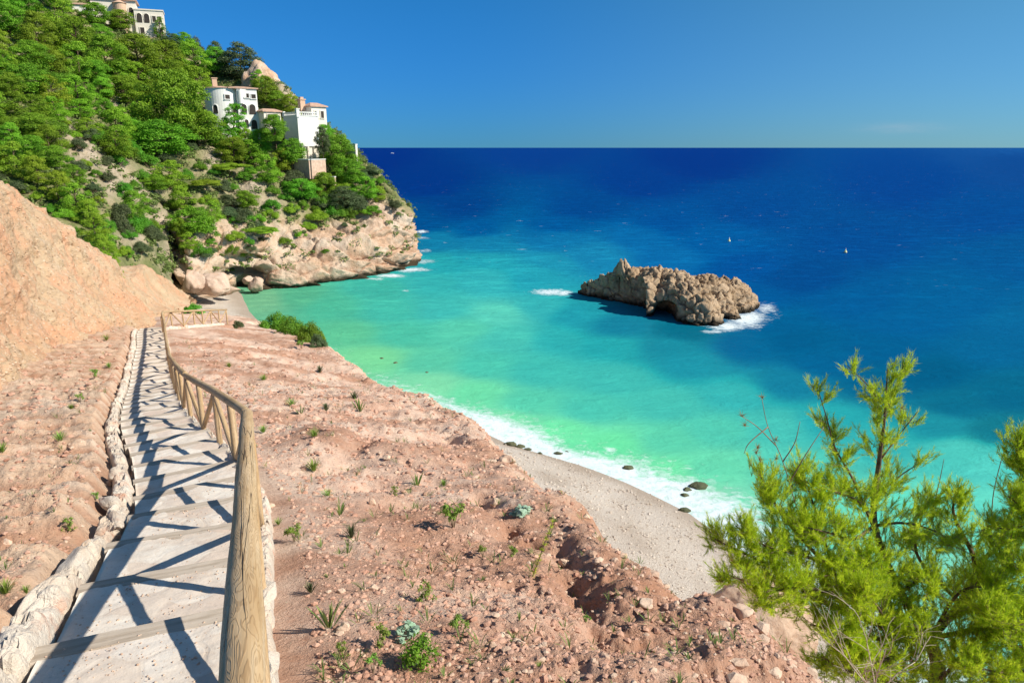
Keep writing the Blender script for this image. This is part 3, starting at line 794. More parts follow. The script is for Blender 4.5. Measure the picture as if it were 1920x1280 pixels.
cap = t.math('MULTIPLY', t.rampf(t.noise(t.pos((.055, .12, 1)), 1, 4, .6), .54, .62), t.rampf(t.noise(t.pos((.30, .9, 1)), 1, 5, .65), .645, .70))
cap = t.math('MULTIPLY', cap, t.rampf(t.attr('dist'), 90, 150, 0, .85))
fm = t.math('MAXIMUM', fm, cap)
t.color(t.mix(fm, c, (.70, .80, .86)))
wv1 = t.noise(t.pos((.28, .62, 1)), 1, 6, .62, .6); wv2 = t.noise(t.pos((1.3, 2.2, 1)), 1, 5, .6)
hh = t.math('ADD', t.math('MULTIPLY', wv1, 1.0), t.math('MULTIPLY', wv2, .28))
hh = t.math('ADD', hh, t.math('MULTIPLY', t.math('MULTIPLY', fm, fn), .5))
nrm = t.bump(hh, .5, .6); bn = [n for n in t.t.nodes if n.type == 'BUMP'][-1]; t.l(t.rampf(t.attr('dist'), 60, 220, .35, 1.0), bn.inputs['Strength'])
gl = t.n('ShaderNodeBsdfGlossy'); gl.inputs['Roughness'].default_value = .22; t.l(nrm, gl.inputs['Normal'])
mx = t.n('ShaderNodeMixShader'); t.l(t.rampf(fm, 0, 1, .03, .0), mx.inputs[0]); t.l(t.b.outputs[0], mx.inputs[1]); t.l(gl.outputs[0], mx.inputs[2]); t.l(mx.outputs[0], t.out.inputs['Surface'])
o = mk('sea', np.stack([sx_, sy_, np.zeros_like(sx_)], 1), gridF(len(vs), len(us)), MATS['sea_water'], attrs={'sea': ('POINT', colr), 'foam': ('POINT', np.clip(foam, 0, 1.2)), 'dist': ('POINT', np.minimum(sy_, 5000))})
struct(o, 'turquoise sea deepening to dark blue at the horizon')

# ------------------------------------------------------------------ island
def remesh(V, F, vox, name='tmp'):
    me = mesh_data(name, V, F); ob = link(name, me)
    m = ob.modifiers.new('r', 'REMESH'); m.mode = 'VOXEL'; m.voxel_size = vox
    dg = bpy.context.evaluated_depsgraph_get(); ev = ob.evaluated_get(dg); em = ev.to_mesh()
    n = len(em.vertices); co = np.empty(n * 3, np.float32); em.vertices.foreach_get('co', co)
    nr = np.empty(n * 3, np.float32); em.vertices.foreach_get('normal', nr)
    fc = np.array([list(pg.vertices) for pg in em.polygons if len(pg.vertices) == 4])
    ev.to_mesh_clear(); bpy.data.objects.remove(ob); bpy.data.meshes.remove(me)
    return co.reshape(-1, 3).astype(float), nr.reshape(-1, 3).astype(float), fc

b = MB()
IV, IF = ico(3)
def blob(c, r, rz=0.0, cut=None):
    v = IV * np.array(r); ca, sa = math.cos(rz), math.sin(rz)
    v = v @ np.array([[ca, sa, 0], [-sa, ca, 0], [0, 0, 1]]) + np.array(c); b.add(v, IF)
for q in [((11.0, 97.2, -.4), (3.4, 2.6, 2.5), -.4), ((13.6, 95.8, .2), (3.8, 3.4, 3.5), -.4), ((16.8, 94.0, .4), (4.2, 4.2, 4.2), -.5), ((19.0, 91.2, .5), (4.2, 4.6, 4.6), 0), ((20.8, 88.2, .3), (4.2, 4.6, 4.7), 0),
          ((22.0, 85.2, .0), (3.6, 4.0, 4.4), 0), ((22.6, 83.0, -.4), (3.0, 3.0, 3.7), 0), ((24.8, 88.5, .2), (4.6, 4.6, 4.3), 0), ((28.0, 90.0, 0), (4.2, 3.8, 3.9), .2), ((30.6, 91.2, -.6), (2.6, 2.8, 3.0), .2), ((16.6, 87.0, -.2), (1.9, 1.9, 3.9), 0),
          ((17.6, 88.6, 2.6), (3.0, 2.2, 1.6), 0), ((26.5, 85.6, -.8), (2.6, 2.6, 2.4), 0), ((24.5, 92.5, 0), (6, 4, 3.6), 0)]: blob(*q)
V, F, _ = b.data()
V, Nn, F = remesh(V, F, .17)
# flat wall on the side turned away from the sun, left of the cave
wn = np.array([-.72, -.68, .12]); wd_ = (V - np.array([10.0, 97.2, 0])) @ wn + .5 * fbm(V, .45, 3, 430)
keep = sstep(15.2, 16.2, V[:, 0]) * sstep(89.6, 88.6, V[:, 1])
V = V - np.maximum(wd_, 0)[:, None] * wn * (1 - keep)[:, None]
# cave in the side that faces the beach
def cave_push(V, a, b2, ra, rb, L, s=1.0):
    uu, vv, _ = proj(V[:, 0], V[:, 1], V[:, 2]); q = ((uu - a) / ra) ** 2 + ((vv - b2) / rb) ** 2
    k = sstep(1.15, .75, np.sqrt(q)) * (Nn @ ray(a, b2) < .15); r = ray(a, b2); r[2] = 0; r /= np.linalg.norm(r)
    return V + r * (k * L)[:, None]
f1, f2, idr = worley(V, .75, 401); g1, g2, idg = worley(V, 1.9, 405)
bed = (V[:, 2] + .25 * V[:, 0] + .7 * fbm(V, .3, 3, 410)) / .9 % 1.0
up = np.clip(Nn[:, 2] + .35, 0, 1)
dis = .55 * (idr - .5) - .95 * np.exp(-((f2 - f1) / .08) ** 2) + .34 * up * (idg - .4) + .35 * ridged(V, .9, 4, 416) - .15 + .30 * (bed - .5) + .55 * fbm(V, .5, 4, 412) + .14 * fbm(V, 3, 3, 413)
V = V + Nn * (dis * .62)[:, None]
V = cave_push(V, 1247, 588, 24, 22, 3.6)
V[:, 2] += np.where(V[:, 2] > 2.2, .55 * np.maximum(0, fbm(V * [1, 1, 0], 1.1, 3, 420)), 0)
# the spike on the left shoulder
tip = P(1160, 493, 94.5); k = np.exp(-(((V[:, 0] - tip[0]) / .8) ** 2 + ((V[:, 1] - tip[1]) / .9) ** 2)); V[:, 2] += k * 2.0 * (V[:, 2] > 2.0)
V[:, 0] = 20.5 + (V[:, 0] - 20.5) * .93
isl = thing('rock_island', 'brown craggy rock island with a dark sea cave standing in turquoise water', 'island', (20, 89, 0))
mk('rock_mass', V - [20, 89, 0], F, MATS['island_rock'], isl)

# ------------------------------------------------------------------ foliage meshes
def leaves(clumps, n_per, size, seed, squash=1.0, up=.35, inner=.55, aspect=1.0, tone_top=.0):
    rr = np.random.default_rng(seed); Vs = []; T = []
    for ci, (c, r) in enumerate(clumps):
        c = np.array(c, float); r = np.array(r, float) if np.ndim(r) else np.array([r, r, r * squash])
        n = int(n_per * (r[0] * r[1]) / .09) if n_per > 0 else -n_per
        n = max(12, n)
        d = rr.normal(size=(n, 3)); d /= np.linalg.norm(d, axis=1)[:, None]
        d[:, 2] = np.where(d[:, 2] < -.35, -d[:, 2], d[:, 2])
        rad = rr.uniform(inner, 1.05, n) * (1 + .22 * vnoise(d * 2.2 + ci * 7.7, seed))
        pos = c + d * r * rad[:, None]
        nr = d + np.array([0, 0, up]) + rr.normal(size=(n, 3)) * .42
        nr /= np.linalg.norm(nr, axis=1)[:, None]
        a = np.cross(nr, rr.normal(size=(n, 3))); a /= np.linalg.norm(a, axis=1)[:, None]
        bb = np.cross(nr, a); s = size * rr.uniform(.6, 1.3, n)[:, None]
        q = np.stack([pos - a * s * .5, pos + bb * s * .32 * aspect, pos + a * s * .5, pos - bb * s * .32 * aspect], 1)
        Vs.append(q.reshape(-1, 3)); ct = rr.uniform(-.18, .18)
        T.append(np.clip(rr.uniform(.2, .8, n) + ct, 0, 1))
    V = np.concatenate(Vs); nq = len(V) // 4
    return V, np.arange(nq * 4).reshape(-1, 4), np.concatenate(T)

def crown_pine(seed, h=1.0, w=.5, n=26, flat=.62, base=.3, conical=.0, size=.05, dens=34):
    """unit pine: height about 1; returns crown data and trunk data"""
    rr = np.random.default_rng(seed); cl = []; tb = MB()
    lean = rr.normal(size=2) * .05
    cl.append(((lean[0], lean[1], .92), (w * .26, w * .26, w * .2)))
    tp = np.array([[0, 0, -.12], [lean[0] * .2, lean[1] * .2, .25], [lean[0] * .7, lean[1] * .7, .6], [lean[0], lean[1], .9]])
    tb.tube(crom(tp, 8), np.linspace(.028, .008, 8), 6)
    for k in range(n):
        f = (k + rr.uniform(0, 1)) / n
        z = base + (.95 - base) * f
        prof = (1 - f) ** .8 * (1 - .0) if conical > .5 else math.sqrt(max(0, 1 - (max(0, f - .25) / .75) ** 2)) * (.55 + .45 * min(1, f * 3))
        a = k * 2.4 + rr.uniform(-.5, .5); R_ = w * prof * rr.uniform(.45, 1.0)
        c = np.array([lean[0] * f + math.cos(a) * R_, lean[1] * f + math.sin(a) * R_, z + rr.uniform(-.04, .04)])
        r = w * rr.uniform(.27, .46) * (1 - .35 * f)
        cl.append((c, (r * rr.uniform(.9, 1.3), r * rr.uniform(.9, 1.3), r * flat)))
        if k % 2 == 0:
            s0 = np.array([lean[0] * f * .7, lean[1] * f * .7, z - .12 - .1 * R_])
            tb.tube(crom([s0, (s0 + c) / 2 + [0, 0, .0], c], 5), np.linspace(.012, .004, 5), 5)
    return cl, tb

PROTO = {}
def make_pine_proto(key, mat, **kw):
    sz = kw.pop('leaf', .034); dens = kw.pop('dens', 1150)
    cl, tb = crown_pine(**kw)
    V, F, T = leaves(cl, dens, sz, kw['seed'] + 5, up=.45, inner=.5)
    cm = mesh_data(key + '_crown', V, F, MATS[mat], False, {'tone': ('FACE', T)})
    V, F, _ = tb.data(); tm = mesh_data(key + '_trunk', V, F, MATS['bark'])
    PROTO[key] = (cm, tm)
def make_shrub_proto(key, mat, seed, n=14, w=.55, h=.55, leaf=.042, dens=1000):
    rr = np.random.default_rng(seed); cl = []; tb = MB()
    for k in range(n):
        a = rr.uniform(0, 6.28); q = math.sqrt(rr.uniform(0, 1)); z = h * math.sqrt(max(.05, 1 - q * q)) * rr.uniform(.35, .95)
        c = np.array([math.cos(a) * q * w * .8, math.sin(a) * q * w * .8, z]); r = rr.uniform(.16, .26)
        cl.append((c, (r, r, r * .8))); tb.tube(crom([[0, 0, -.1], c * [.4, .4, .35], c * [.9, .9, .85]], 5), np.linspace(.016, .005, 5), 5)
    V, F, T = leaves(cl, dens, leaf, seed + 3, up=.3, inner=.5)
    cm = mesh_data(key + '_foliage', V, F, MATS[mat], False, {'tone': ('FACE', T)})
    V, F, _ = tb.data(); tm = mesh_data(key + '_stem', V, F, MATS['twig'])
    PROTO[key] = (cm, tm)

make_pine_proto('broad', 'pine_leaf', seed=11, w=.52, n=36, flat=.72, base=.22)
make_pine_proto('broad2', 'pine_leaf', seed=12, w=.58, n=40, flat=.68, base=.18)
make_pine_proto('broad3', 'pine_leaf', seed=17, w=.50, n=32, flat=.8, base=.2)
make_pine_proto('tall', 'pine_leaf', seed=13, w=.36, n=30, flat=.7, base=.2)
make_pine_proto('bright', 'bright_pine_leaf', seed=14, w=.48, n=30, flat=.75, base=.12)
make_pine_proto('bright2', 'bright_pine_leaf', seed=18, w=.54, n=32, flat=.65, base=.12)
make_pine_proto('umbrella', 'bright_pine_leaf', seed=15, w=.85, n=26, flat=.3, base=.68)
make_pine_proto('dark', 'grey_leaf', seed=16, w=.5, n=34, flat=.75, base=.12)
make_pine_proto('cypress', 'shrub_leaf', seed=19, w=.22, n=28, flat=1.5, base=.1)
make_shrub_proto('shrub', 'shrub_leaf', 21)
make_shrub_proto('shrub2', 'shrub_leaf', 22, n=18, w=.7, h=.42)
make_shrub_proto('yshrub', 'bright_pine_leaf', 23, n=16, w=.65, h=.42)
make_shrub_proto('gshrub', 'grey_leaf', 24, n=16, w=.6, h=.5)

LANDS = [('the cream house on the hilltop', 225, 45), ('the round white tower house', 430, 200), ('the terraced white villa', 565, 250), ('the pink retaining wall', 572, 312), ('the bare rock dome', 522, 150),
         ('the dark gully', 322, 450), ('the bare grey scree', 180, 290), ('the sea cave', 455, 490), ('the headland tip', 745, 400), ('the ochre earth bank', 130, 440), ('the lone seaward wall', 662, 285), ('the left edge of the photo', 10, 200)]
PENDING = []
def plant(key, name, adj, noun, u, v, w, h, hitfn=hhit, lab=None, group=None, cat='tree', sink=.06, bv=None):
    """place a tree or shrub whose crown covers w x h photo pixels round (u,v)"""
    b_ = hitfn(u, bv or v + h * .42)
    if b_ is None: b_ = hitfn(u, v + h * .9)
    if b_ is None: b_ = hitfn(u - 8, v + h * 1.4)
    if b_ is None: return None
    U, Vv, dep = proj(*b_)
    hm = max(.5, (Vv - (v - h * .5)) * dep / FPX * 1.02); wm = w * dep / FPX
    cm, tm = PROTO[key]
    o = thing(name, lab or '', cat, b_ - np.array([0, 0, sink * hm]), random.uniform(0, 6.28), group)
    pw = max(max(vv.co.x for vv in cm.vertices) - min(vv.co.x for vv in cm.vertices), .2) if key not in PW else PW[key]
    PW[key] = pw
    o.scale = (wm / pw, wm / pw * random.uniform(.85, 1.1), hm / PH.setdefault(key, max(vv.co.z for vv in cm.vertices)))
    a = link('crown' if name.endswith('tree') else 'foliage', cm, o); b2 = link('trunk' if name.endswith('tree') else 'stem', tm, o)
    if lab is None: PENDING.append((o, adj, noun, u, v, w))
    return o
PW, PH = {}, {}

# ------------------------------------------------------------------ hillside trees and shrubs (pixel crown boxes read off the photo)
TREES = [
    ('broad', 22, 38, 85, 80), ('broad2', 72, 62, 80, 80), ('bright', 112, 30, 85, 80), ('broad3', 145, 72, 75, 85), ('broad', 60, 110, 90, 70), ('bright2', 8, 85, 60, 60), ('broad2', 45, 8, 80, 60),
    ('bright', 150, 118, 90, 80), ('broad2', 200, 108, 95, 85), ('broad', 262, 108, 110, 85), ('broad3', 312, 112, 80, 75), ('bright2', 370, 112, 85, 70), ('broad3', 345, 82, 50, 45), ('dark', 325, 78, 40, 30),
    ('cypress', 305, 58, 30, 50), ('broad', 405, 118, 55, 60), ('dark', 452, 118, 90, 75), ('dark', 410, 100, 50, 45), ('broad', 226, 42, 62, 46), ('dark', 175, 4, 45, 25),
    ('broad2', 335, 205, 165, 150), ('broad3', 300, 262, 120, 80), ('broad', 375, 238, 110, 90), ('broad2', 235, 172, 100, 60),
    ('bright', 105, 175, 75, 70), ('broad3', 60, 205, 80, 60), ('bright2', 190, 168, 60, 48), ('bright', 150, 205, 70, 40), ('bright', 165, 240, 60, 40), ('broad', 20, 165, 60, 60),
    ('tall', 432, 218, 50, 62), ('broad3', 420, 262, 60, 50), ('broad', 440, 285, 70, 60), ('bright2', 455, 262, 40, 45), ('broad', 515, 238, 58, 55), ('dark', 552, 280, 46, 44), ('tall', 478, 290, 50, 60), ('bright', 505, 318, 70, 62), ('bright2', 530, 300, 50, 50),
    ('bright2', 548, 200, 58, 48), ('broad3', 500, 172, 60, 62), ('broad', 520, 192, 45, 45), ('bright', 485, 150, 36, 40),
    ('broad2', 640, 288, 75, 76), ('broad', 612, 262, 50, 60), ('broad3', 655, 322, 70, 55), ('bright', 690, 352, 60, 48), ('broad2', 612, 348, 70, 55), ('bright2', 708, 365, 40, 36), ('dark', 645, 372, 75, 50),
    ('broad', 570, 358, 78, 50), ('bright', 318, 328, 80, 60), ('umbrella', 387, 350, 62, 34), ('bright2', 345, 372, 60, 55), ('umbrella', 430, 320, 70, 36), ('broad3', 360, 415, 85, 60), ('bright', 400, 398, 50, 50),
    ('broad2', 252, 385, 72, 62), ('broad', 290, 345, 60, 40), ('umbrella', 495, 438, 58, 34), ('broad', 465, 376, 60, 42),
    ('bright', 30, 300, 85, 75), ('bright2', 75, 322, 75, 65), ('bright', 20, 258, 70, 60), ('bright2', 110, 350, 75, 65), ('bright', 145, 372, 75, 65), ('bright2', 172, 402, 70, 62), ('bright', 196, 440, 55, 58), ('bright2', 208, 474, 42, 50), ('bright', 216, 500, 38, 36),
    ('broad2', 95, 262, 80, 60), ('broad', 60, 240, 90, 60), ('broad3', 140, 330, 50, 50), ('bright', 355, 452, 40, 40), ('broad', 345, 430, 40, 50),
]
KIND = {'broad': ('full green', 'pine'), 'broad2': ('wide green', 'pine'), 'broad3': ('rounded green', 'pine'), 'tall': ('slim upright', 'pine'), 'bright': ('yellow-green', 'pine'), 'bright2': ('bright lime green', 'pine'),
        'umbrella': ('flat-topped', 'pine'), 'dark': ('dull grey-green', 'tree'), 'cypress': ('narrow dark', 'cypress')}
for (k, u, v, w, h) in TREES:
    adj, noun = KIND[k]
    plant(k, 'cypress_tree' if k == 'cypress' else ('pine_tree' if noun == 'pine' else 'broadleaf_tree'), adj, noun, u, v, w, h, group='trees on the headland hillside')
for (k, u, v, w, h, d) in [('bright', 214, 498, 46, 56, 50), ('bright2', 200, 462, 50, 56, 52), ('bright', 226, 520, 30, 34, 49.5), ('bright2', 180, 424, 60, 60, 54)]:
    plant(k, 'pine_tree', KIND[k][0], 'pine', u, v, w, h, hitfn=lambda a, b, d=d: P(a, b + 6, d), group='trees on the headland hillside')
for (k, u, v, w, h, d) in [('broad', 518, 244, 58, 62, 126), ('broad3', 550, 282, 52, 50, 125.5), ('bright', 528, 298, 50, 44, 124.5), ('tall', 436, 226, 50, 66, 128), ('bright2', 462, 262, 50, 46, 127), ('dark', 606, 262, 34, 52, 127.5), ('broad2', 486, 268, 52, 54, 126.5)]:
    plant(k, 'broadleaf_tree' if k == 'dark' else 'pine_tree', KIND[k][0] + ' screening', KIND[k][1], u, v, w, h, hitfn=lambda a, b, d=d: P(a, b + 5, d), group='trees on the headland hillside')
SHRUBS = [
    ('shrub', 40, 130, 60, 30), ('shrub2', 90, 140, 70, 36), ('shrub', 130, 150, 60, 36), ('shrub2', 45, 222, 90, 40), ('shrub2', 100, 235, 70, 36), ('shrub', 8, 120, 50, 40), ('shrub', 150, 175, 40, 30),
    ('shrub2', 235, 270, 60, 50), ('shrub', 255, 240, 50, 50), ('shrub', 200, 260, 40, 30), ('yshrub', 215, 215, 50, 30), ('shrub', 280, 300, 50, 30), ('gshrub', 175, 250, 40, 26), ('gshrub', 150, 310, 40, 26),
    ('shrub', 235, 355, 40, 40), ('shrub2', 265, 415, 55, 40), ('gshrub', 225, 395, 45, 40), ('gshrub', 235, 425, 40, 40), ('shrub', 240, 470, 30, 26), ('gshrub', 285, 435, 45, 36), ('shrub', 390, 430, 50, 36), ('gshrub', 430, 375, 50, 30), ('gshrub', 415, 345, 40, 26),
    ('gshrub', 455, 400, 44, 28), ('yshrub', 505, 400, 36, 22), ('shrub', 535, 452, 36, 22), ('yshrub', 600, 402, 62, 24), ('yshrub', 578, 422, 40, 20), ('yshrub', 565, 438, 28, 14), ('shrub2', 625, 395, 50, 30), ('gshrub', 672, 378, 50, 36), ('gshrub', 605, 378, 44, 26),
    ('gshrub', 742, 382, 30, 20), ('shrub', 610, 470, 18, 10), ('yshrub', 545, 388, 40, 22), ('gshrub', 550, 330, 50, 30), ('shrub2', 590, 330, 50, 26), ('yshrub', 640, 345, 50, 26), ('shrub', 460, 330, 40, 26), ('gshrub', 480, 420, 36, 20), ('gshrub', 470, 462, 30, 16), ('gshrub', 390, 470, 40, 20),
    ('gshrub', 150, 268, 34, 24), ('shrub', 186, 262, 36, 26), ('gshrub', 200, 300, 30, 22), ('yshrub', 160, 305, 30, 20), ('shrub', 225, 300, 34, 26), ('gshrub', 205, 330, 30, 22), ('shrub', 180, 325, 26, 20), ('gshrub', 375, 75, 40, 22), ('yshrub', 100, 205, 40, 24), ('yshrub', 250, 200, 40, 26), ('gshrub', 30, 350, 40, 30), ('gshrub', 320, 300, 40, 26), ('shrub', 585, 262, 30, 30), ('shrub', 600, 240, 26, 26), ('yshrub', 690, 392, 40, 16), ('gshrub', 645, 420, 14, 9),
]
fr = np.random.default_rng(91); taken = [(u, v, w) for (_, u, v, w, h) in TREES]
def clear_of(u, v, gap):
    if 200 < u < 300 and v < 82: return False
    if 375 < u < 625 and 125 < v < 300: return False
    if 525 < u < 640 and v < 345: return False
    for (a, b, ra, rb) in [(170, 290, 40, 40), (215, 325, 36, 32), (470, 350, 30, 28), (330, 455, 40, 50), (205, 345, 25, 30)]:
        if ((u - a) / ra) ** 2 + ((v - b) / rb) ** 2 < 1: return False
    return all((u - a) ** 2 + 1.6 * (v - b) ** 2 > (gap + .15 * w) ** 2 for (a, b, w) in taken)
for _ in range(900):
    u, v = fr.uniform(-30, 440), fr.uniform(-20, 330)
    if v > 330 - .25 * abs(u - 120) and u > 120: continue
    if not clear_of(u, v, 27): continue
    if hhit(u, v) is None: continue
    k = ['broad', 'bright', 'broad3', 'bright2', 'broad2'][fr.integers(5)]; w = fr.uniform(50, 88)
    adj, noun = KIND[k]; taken.append((u, v, w))
    plant(k, 'pine_tree', adj, noun, u, v, w, w * fr.uniform(.75, .95), group='trees on the headland hillside')
for _ in range(1200):
    u, v = fr.uniform(-20, 720), fr.uniform(60, 470)
    if not clear_of(u, v, 17): continue
    q = hhit(u, v)
    if q is None or q[2] < 4.5: continue
    uu2, vv2, _d = proj(*q)
    if v > 395 and u > 500: continue
    k = ['shrub', 'shrub2', 'yshrub', 'gshrub', 'shrub2'][fr.integers(5)]; w = fr.uniform(22, 44); taken.append((u, v, w))
    SHRUBS.append((k, u, v, w, w * fr.uniform(.55, .75)))
print('trees', len(PENDING), 'shrubs', len(SHRUBS))
SK = {'shrub': 'dark green', 'shrub2': 'low spreading green', 'yshrub': 'low yellow-green', 'gshrub': 'dusty grey-green'}
for (k, u, v, w, h) in SHRUBS:
    plant(k, 'shrub', SK[k], 'shrub', u, v, w, h, group='shrubs on the headland hillside', cat='shrub', sink=.12)

# labels: which landmark, on which side, and where in that row
def side(u, v, L):
    dx, dy = u - L[1], v - L[2]
    if abs(dx) > abs(dy) * 1.3: return 'right of' if dx > 0 else 'left of'
    return 'below' if dy > 0 else 'above'
ORD_ = ['leftmost', 'second from left', 'third from left', 'fourth from left', 'fifth from left', 'sixth from left', 'seventh from left', 'eighth from left', 'ninth from left']
ORD = ORD_ + [w + ' from left' for w in ('tenth', 'eleventh', 'twelfth', 'thirteenth', 'fourteenth', 'fifteenth', 'sixteenth', 'seventeenth', 'eighteenth')]
by = {}
for it in PENDING:
    o, adj, noun, u, v, w = it
    L = min(LANDS, key=lambda L: (u - L[1]) ** 2 + (v - L[2]) ** 2)
    by.setdefault((adj, noun, side(u, v, L), L[0]), []).append((u, o))
for (adj, noun, sd, ln), lst in by.items():
    lst.sort(key=lambda q: q[0])
    for k, (u, o) in enumerate(lst):
        lab = f'{adj} {noun} {sd} {ln}'
        if sd == 'left of' and 'left edge' in ln: lab = f'{adj} {noun} cut by {ln}'
        if 'left edge' in ln: lab = f'{adj} {noun} near {ln}'
        if len(lst) > 1: lab += ', ' + ORD[k]
        o['label'] = lab
seen = {}
for it in PENDING:
    seen.setdefault(it[0]['label'], []).append(it)
for lab, lst in seen.items():
    if len(lst) > 1:
        lst.sort(key=lambda q: q[4])
        for k, it in enumerate(lst):
            it[0]['label'] = lab.replace(', leftmost', '') + (', higher one' if k == 0 else ', lower one')

# scrub: low cover nobody would count
fcen = HV[HF[:, 0]]; fb = HBARE[HF[:, 0]]
uu_, vv_, dd_ = proj(fcen[:, 0], fcen[:, 1], fcen[:, 2])
ok = (uu_ > -60) & (uu_ < 790) & (vv_ > -60) & (vv_ < 520) & (fcen[:, 2] > 2.5)
dens = np.where(ok, (1 - .62 * np.clip(fb * 1.1, 0, 1)), 0) * (.45 + .9 * np.clip(fbm(fcen, .12, 3, 500) + .3, 0, 1))
e1 = HV[HF[:, 1]] - fcen; e2 = HV[HF[:, 3]] - fcen; area = np.linalg.norm(np.cross(e1, e2), axis=1)
pr = dens * area; pr /= pr.sum()
idx = R.choice(len(HF), 5200, p=pr)
cl = []
for i in idx:
    r = R.uniform(.35, 1.0) * (1.5 if R.uniform() < .12 else 1)
    cl.append((fcen[i] + [R.uniform(-.4, .4), R.uniform(-.4, .4), r * .25], (r, r, r * .7)))
V, F, T = leaves(cl, -46, .34, 501, up=.3, inner=.4)
o = mk('scrub', V, F, MATS['scrub_leaf'], smooth=False, attrs={'tone': ('FACE', T)})
tag(o, 'low dry scrub and grass covering the headland hillside', 'scrub', kind='stuff')

# ------------------------------------------------------------------ houses
def arch_panel(mb, x0, x1, z0, z1, y, arched=True, dep=.12):
    """a flat panel (rectangle or round-headed) facing -Y at local y, thickness dep"""
    pts = [(x0, z0), (x1, z0)]
    if arched:
        r = (x1 - x0) / 2; zc = z1 - r
        for k in range(0, 13): a = math.pi * k / 12; pts.append(((x0 + x1) / 2 + r * math.cos(a), zc + r * math.sin(a)))
    else: pts += [(x1, z1), (x0, z1)]
    pts = np.array(pts); n = len(pts); c = pts.mean(0)
    V = np.concatenate([np.c_[pts[:, 0], np.full(n, y - dep / 2), pts[:, 1]], np.c_[pts[:, 0], np.full(n, y + dep / 2), pts[:, 1]], [[c[0], y - dep / 2, c[1]], [c[0], y + dep / 2, c[1]]]])
    j = np.arange(n); k = (j + 1) % n
    mb.add(V, [np.stack([j, k, k + n, j + n], 1), np.concatenate([np.stack([np.full(n, 2 * n), k, j], 1), np.stack([np.full(n, 2 * n + 1), j + n, k + n], 1)])])

def window(parent, x0, x1, z0, z1, y, arched=False, frame='white_render', glass='shutter', rx=None):
    """window part: a proud frame, with a recessed dark pane as sub-part (rx: turns the window round the local Z)"""
    f = MB(); w = .12
    if arched:
        r = (x1 - x0) / 2; zc = z1 - r; cx = (x0 + x1) / 2
        pts = [(x0 - w / 2, z0)] + [(cx - (r + w / 2) * math.cos(math.pi * k / 12), zc + (r + w / 2) * math.sin(math.pi * k / 12)) for k in range(13)] + [(x1 + w / 2, z0)]
        f.tube(np.array([[a, y - .05, b] for a, b in pts]), .09, 5)
    else:
        f.box(((x0 + x1) / 2, y - .05, z1 + w / 2), (x1 - x0 + 2 * w, .16, w)); f.box(((x0 + x1) / 2, y - .07, z0 - w / 2), (x1 - x0 + 3 * w, .22, w))
        f.box((x0 - w / 2, y - .05, (z0 + z1) / 2), (w, .16, z1 - z0)); f.box((x1 + w / 2, y - .05, (z0 + z1) / 2), (w, .16, z1 - z0))
    fo = f.build('window', MATS[frame], parent, smooth=False)
    g = MB(); arch_panel(g, x0, x1, z0, z1, y - .012, arched, .06); g.build('pane', MATS[glass], fo, smooth=False)
    if rx is not None: fo.rotation_euler = (0, 0, rx)
    return fo

def hip_roof(mb, cx, cy, w, d, z, h, over=.35, ridge=.5):
    w2, d2 = w / 2 + over, d / 2 + over; rl = w2 * ridge
    V = [[-w2, -d2, 0], [w2, -d2, 0], [w2, d2, 0], [-w2, d2, 0], [-w2, -d2, .18], [w2, -d2, .18], [w2, d2, .18], [-w2, d2, .18], [-rl, 0, h], [rl, 0, h]]
    V = np.array(V, float) + [cx, cy, z]
    mb.add(V, [np.array([[0, 3, 2, 1], [0, 1, 5, 4], [1, 2, 6, 5], [2, 3, 7, 6], [3, 0, 4, 7], [4, 5, 9, 8], [6, 7, 8, 9]]), np.array([[5, 6, 9], [7, 4, 8]])])

def house(name, label, u, v, d, rz):
    b_ = P(u, v, d); o = thing(name, label, 'house', b_, rz); return o, d / (CP + (640 - v) / FPX * SP) / FPX

# round tower house: local x to the right, -y towards the viewer; base point at pixel (470,252)
th, k = house('tower_house', 'white round tower house of three storeys with dark arches and tiled roof', 452, 252, 133, math.radians(30))
w = MB()
n = 40; ang = np.linspace(math.pi * .95, math.pi * 2.02, n)
def cyl(mb, cx, cy, r, z0, z1, n=40, r2=None):
    a = np.arange(n) / n * 2 * math.pi; r2 = r if r2 is None else r2
    V = np.concatenate([np.c_[cx + r * np.cos(a), cy + r * np.sin(a), np.full(n, z0)], np.c_[cx + r2 * np.cos(a), cy + r2 * np.sin(a), np.full(n, z1)], [[cx, cy, z0], [cx, cy, z1]]])
    j = np.arange(n); q = (j + 1) % n
    mb.add(V, [np.stack([j, q, q + n, j + n], 1), np.concatenate([np.stack([np.full(n, 2 * n), q, j], 1), np.stack([np.full(n, 2 * n + 1), j + n, q + n], 1)])])
w.box((1.45, 1.6, 3.0), (3.4, 5.2, 9.4)); w.box((-1.2, 3.2, 3.2), (5.0, 4.0, 9.0)); w.build('wall', MATS['white_render'], th, smooth=False)
w = MB(); cyl(w, -2.35, 2.0, 2.9, -2.5, 7.75); tw = w.build('round_tower', MATS['white_render'], th, smooth=False)
w = MB(); w.box((1.45, -.94, -2.6), (3.4, .5, 2.4)); w.box((2.0, .8, -3.4), (3.0, 3.0, 2.4)); w.build('base_wall', MATS['pink_render'], th, smooth=False)
w = MB(); hip_roof(w, .9, 1.7, 4.6, 5.4, 7.70, .55, .25, .3); cyl(w, -2.35, 2.0, 3.1, 7.75, 8.2, 40, .25); w.box((-4.9, 3.4, 6.9), (3.0, 3.2, .22)); rf = w.build('roof', MATS['terracotta'], th, smooth=False)
w = MB(); w.box((-3.4, 1.4, 8.7), (.8, .8, 1.3)); w.box((-3.4, 1.4, 9.42), (1.0, 1.0, .16)); w.build('chimney', MATS['pink_render'], rf, smooth=False)
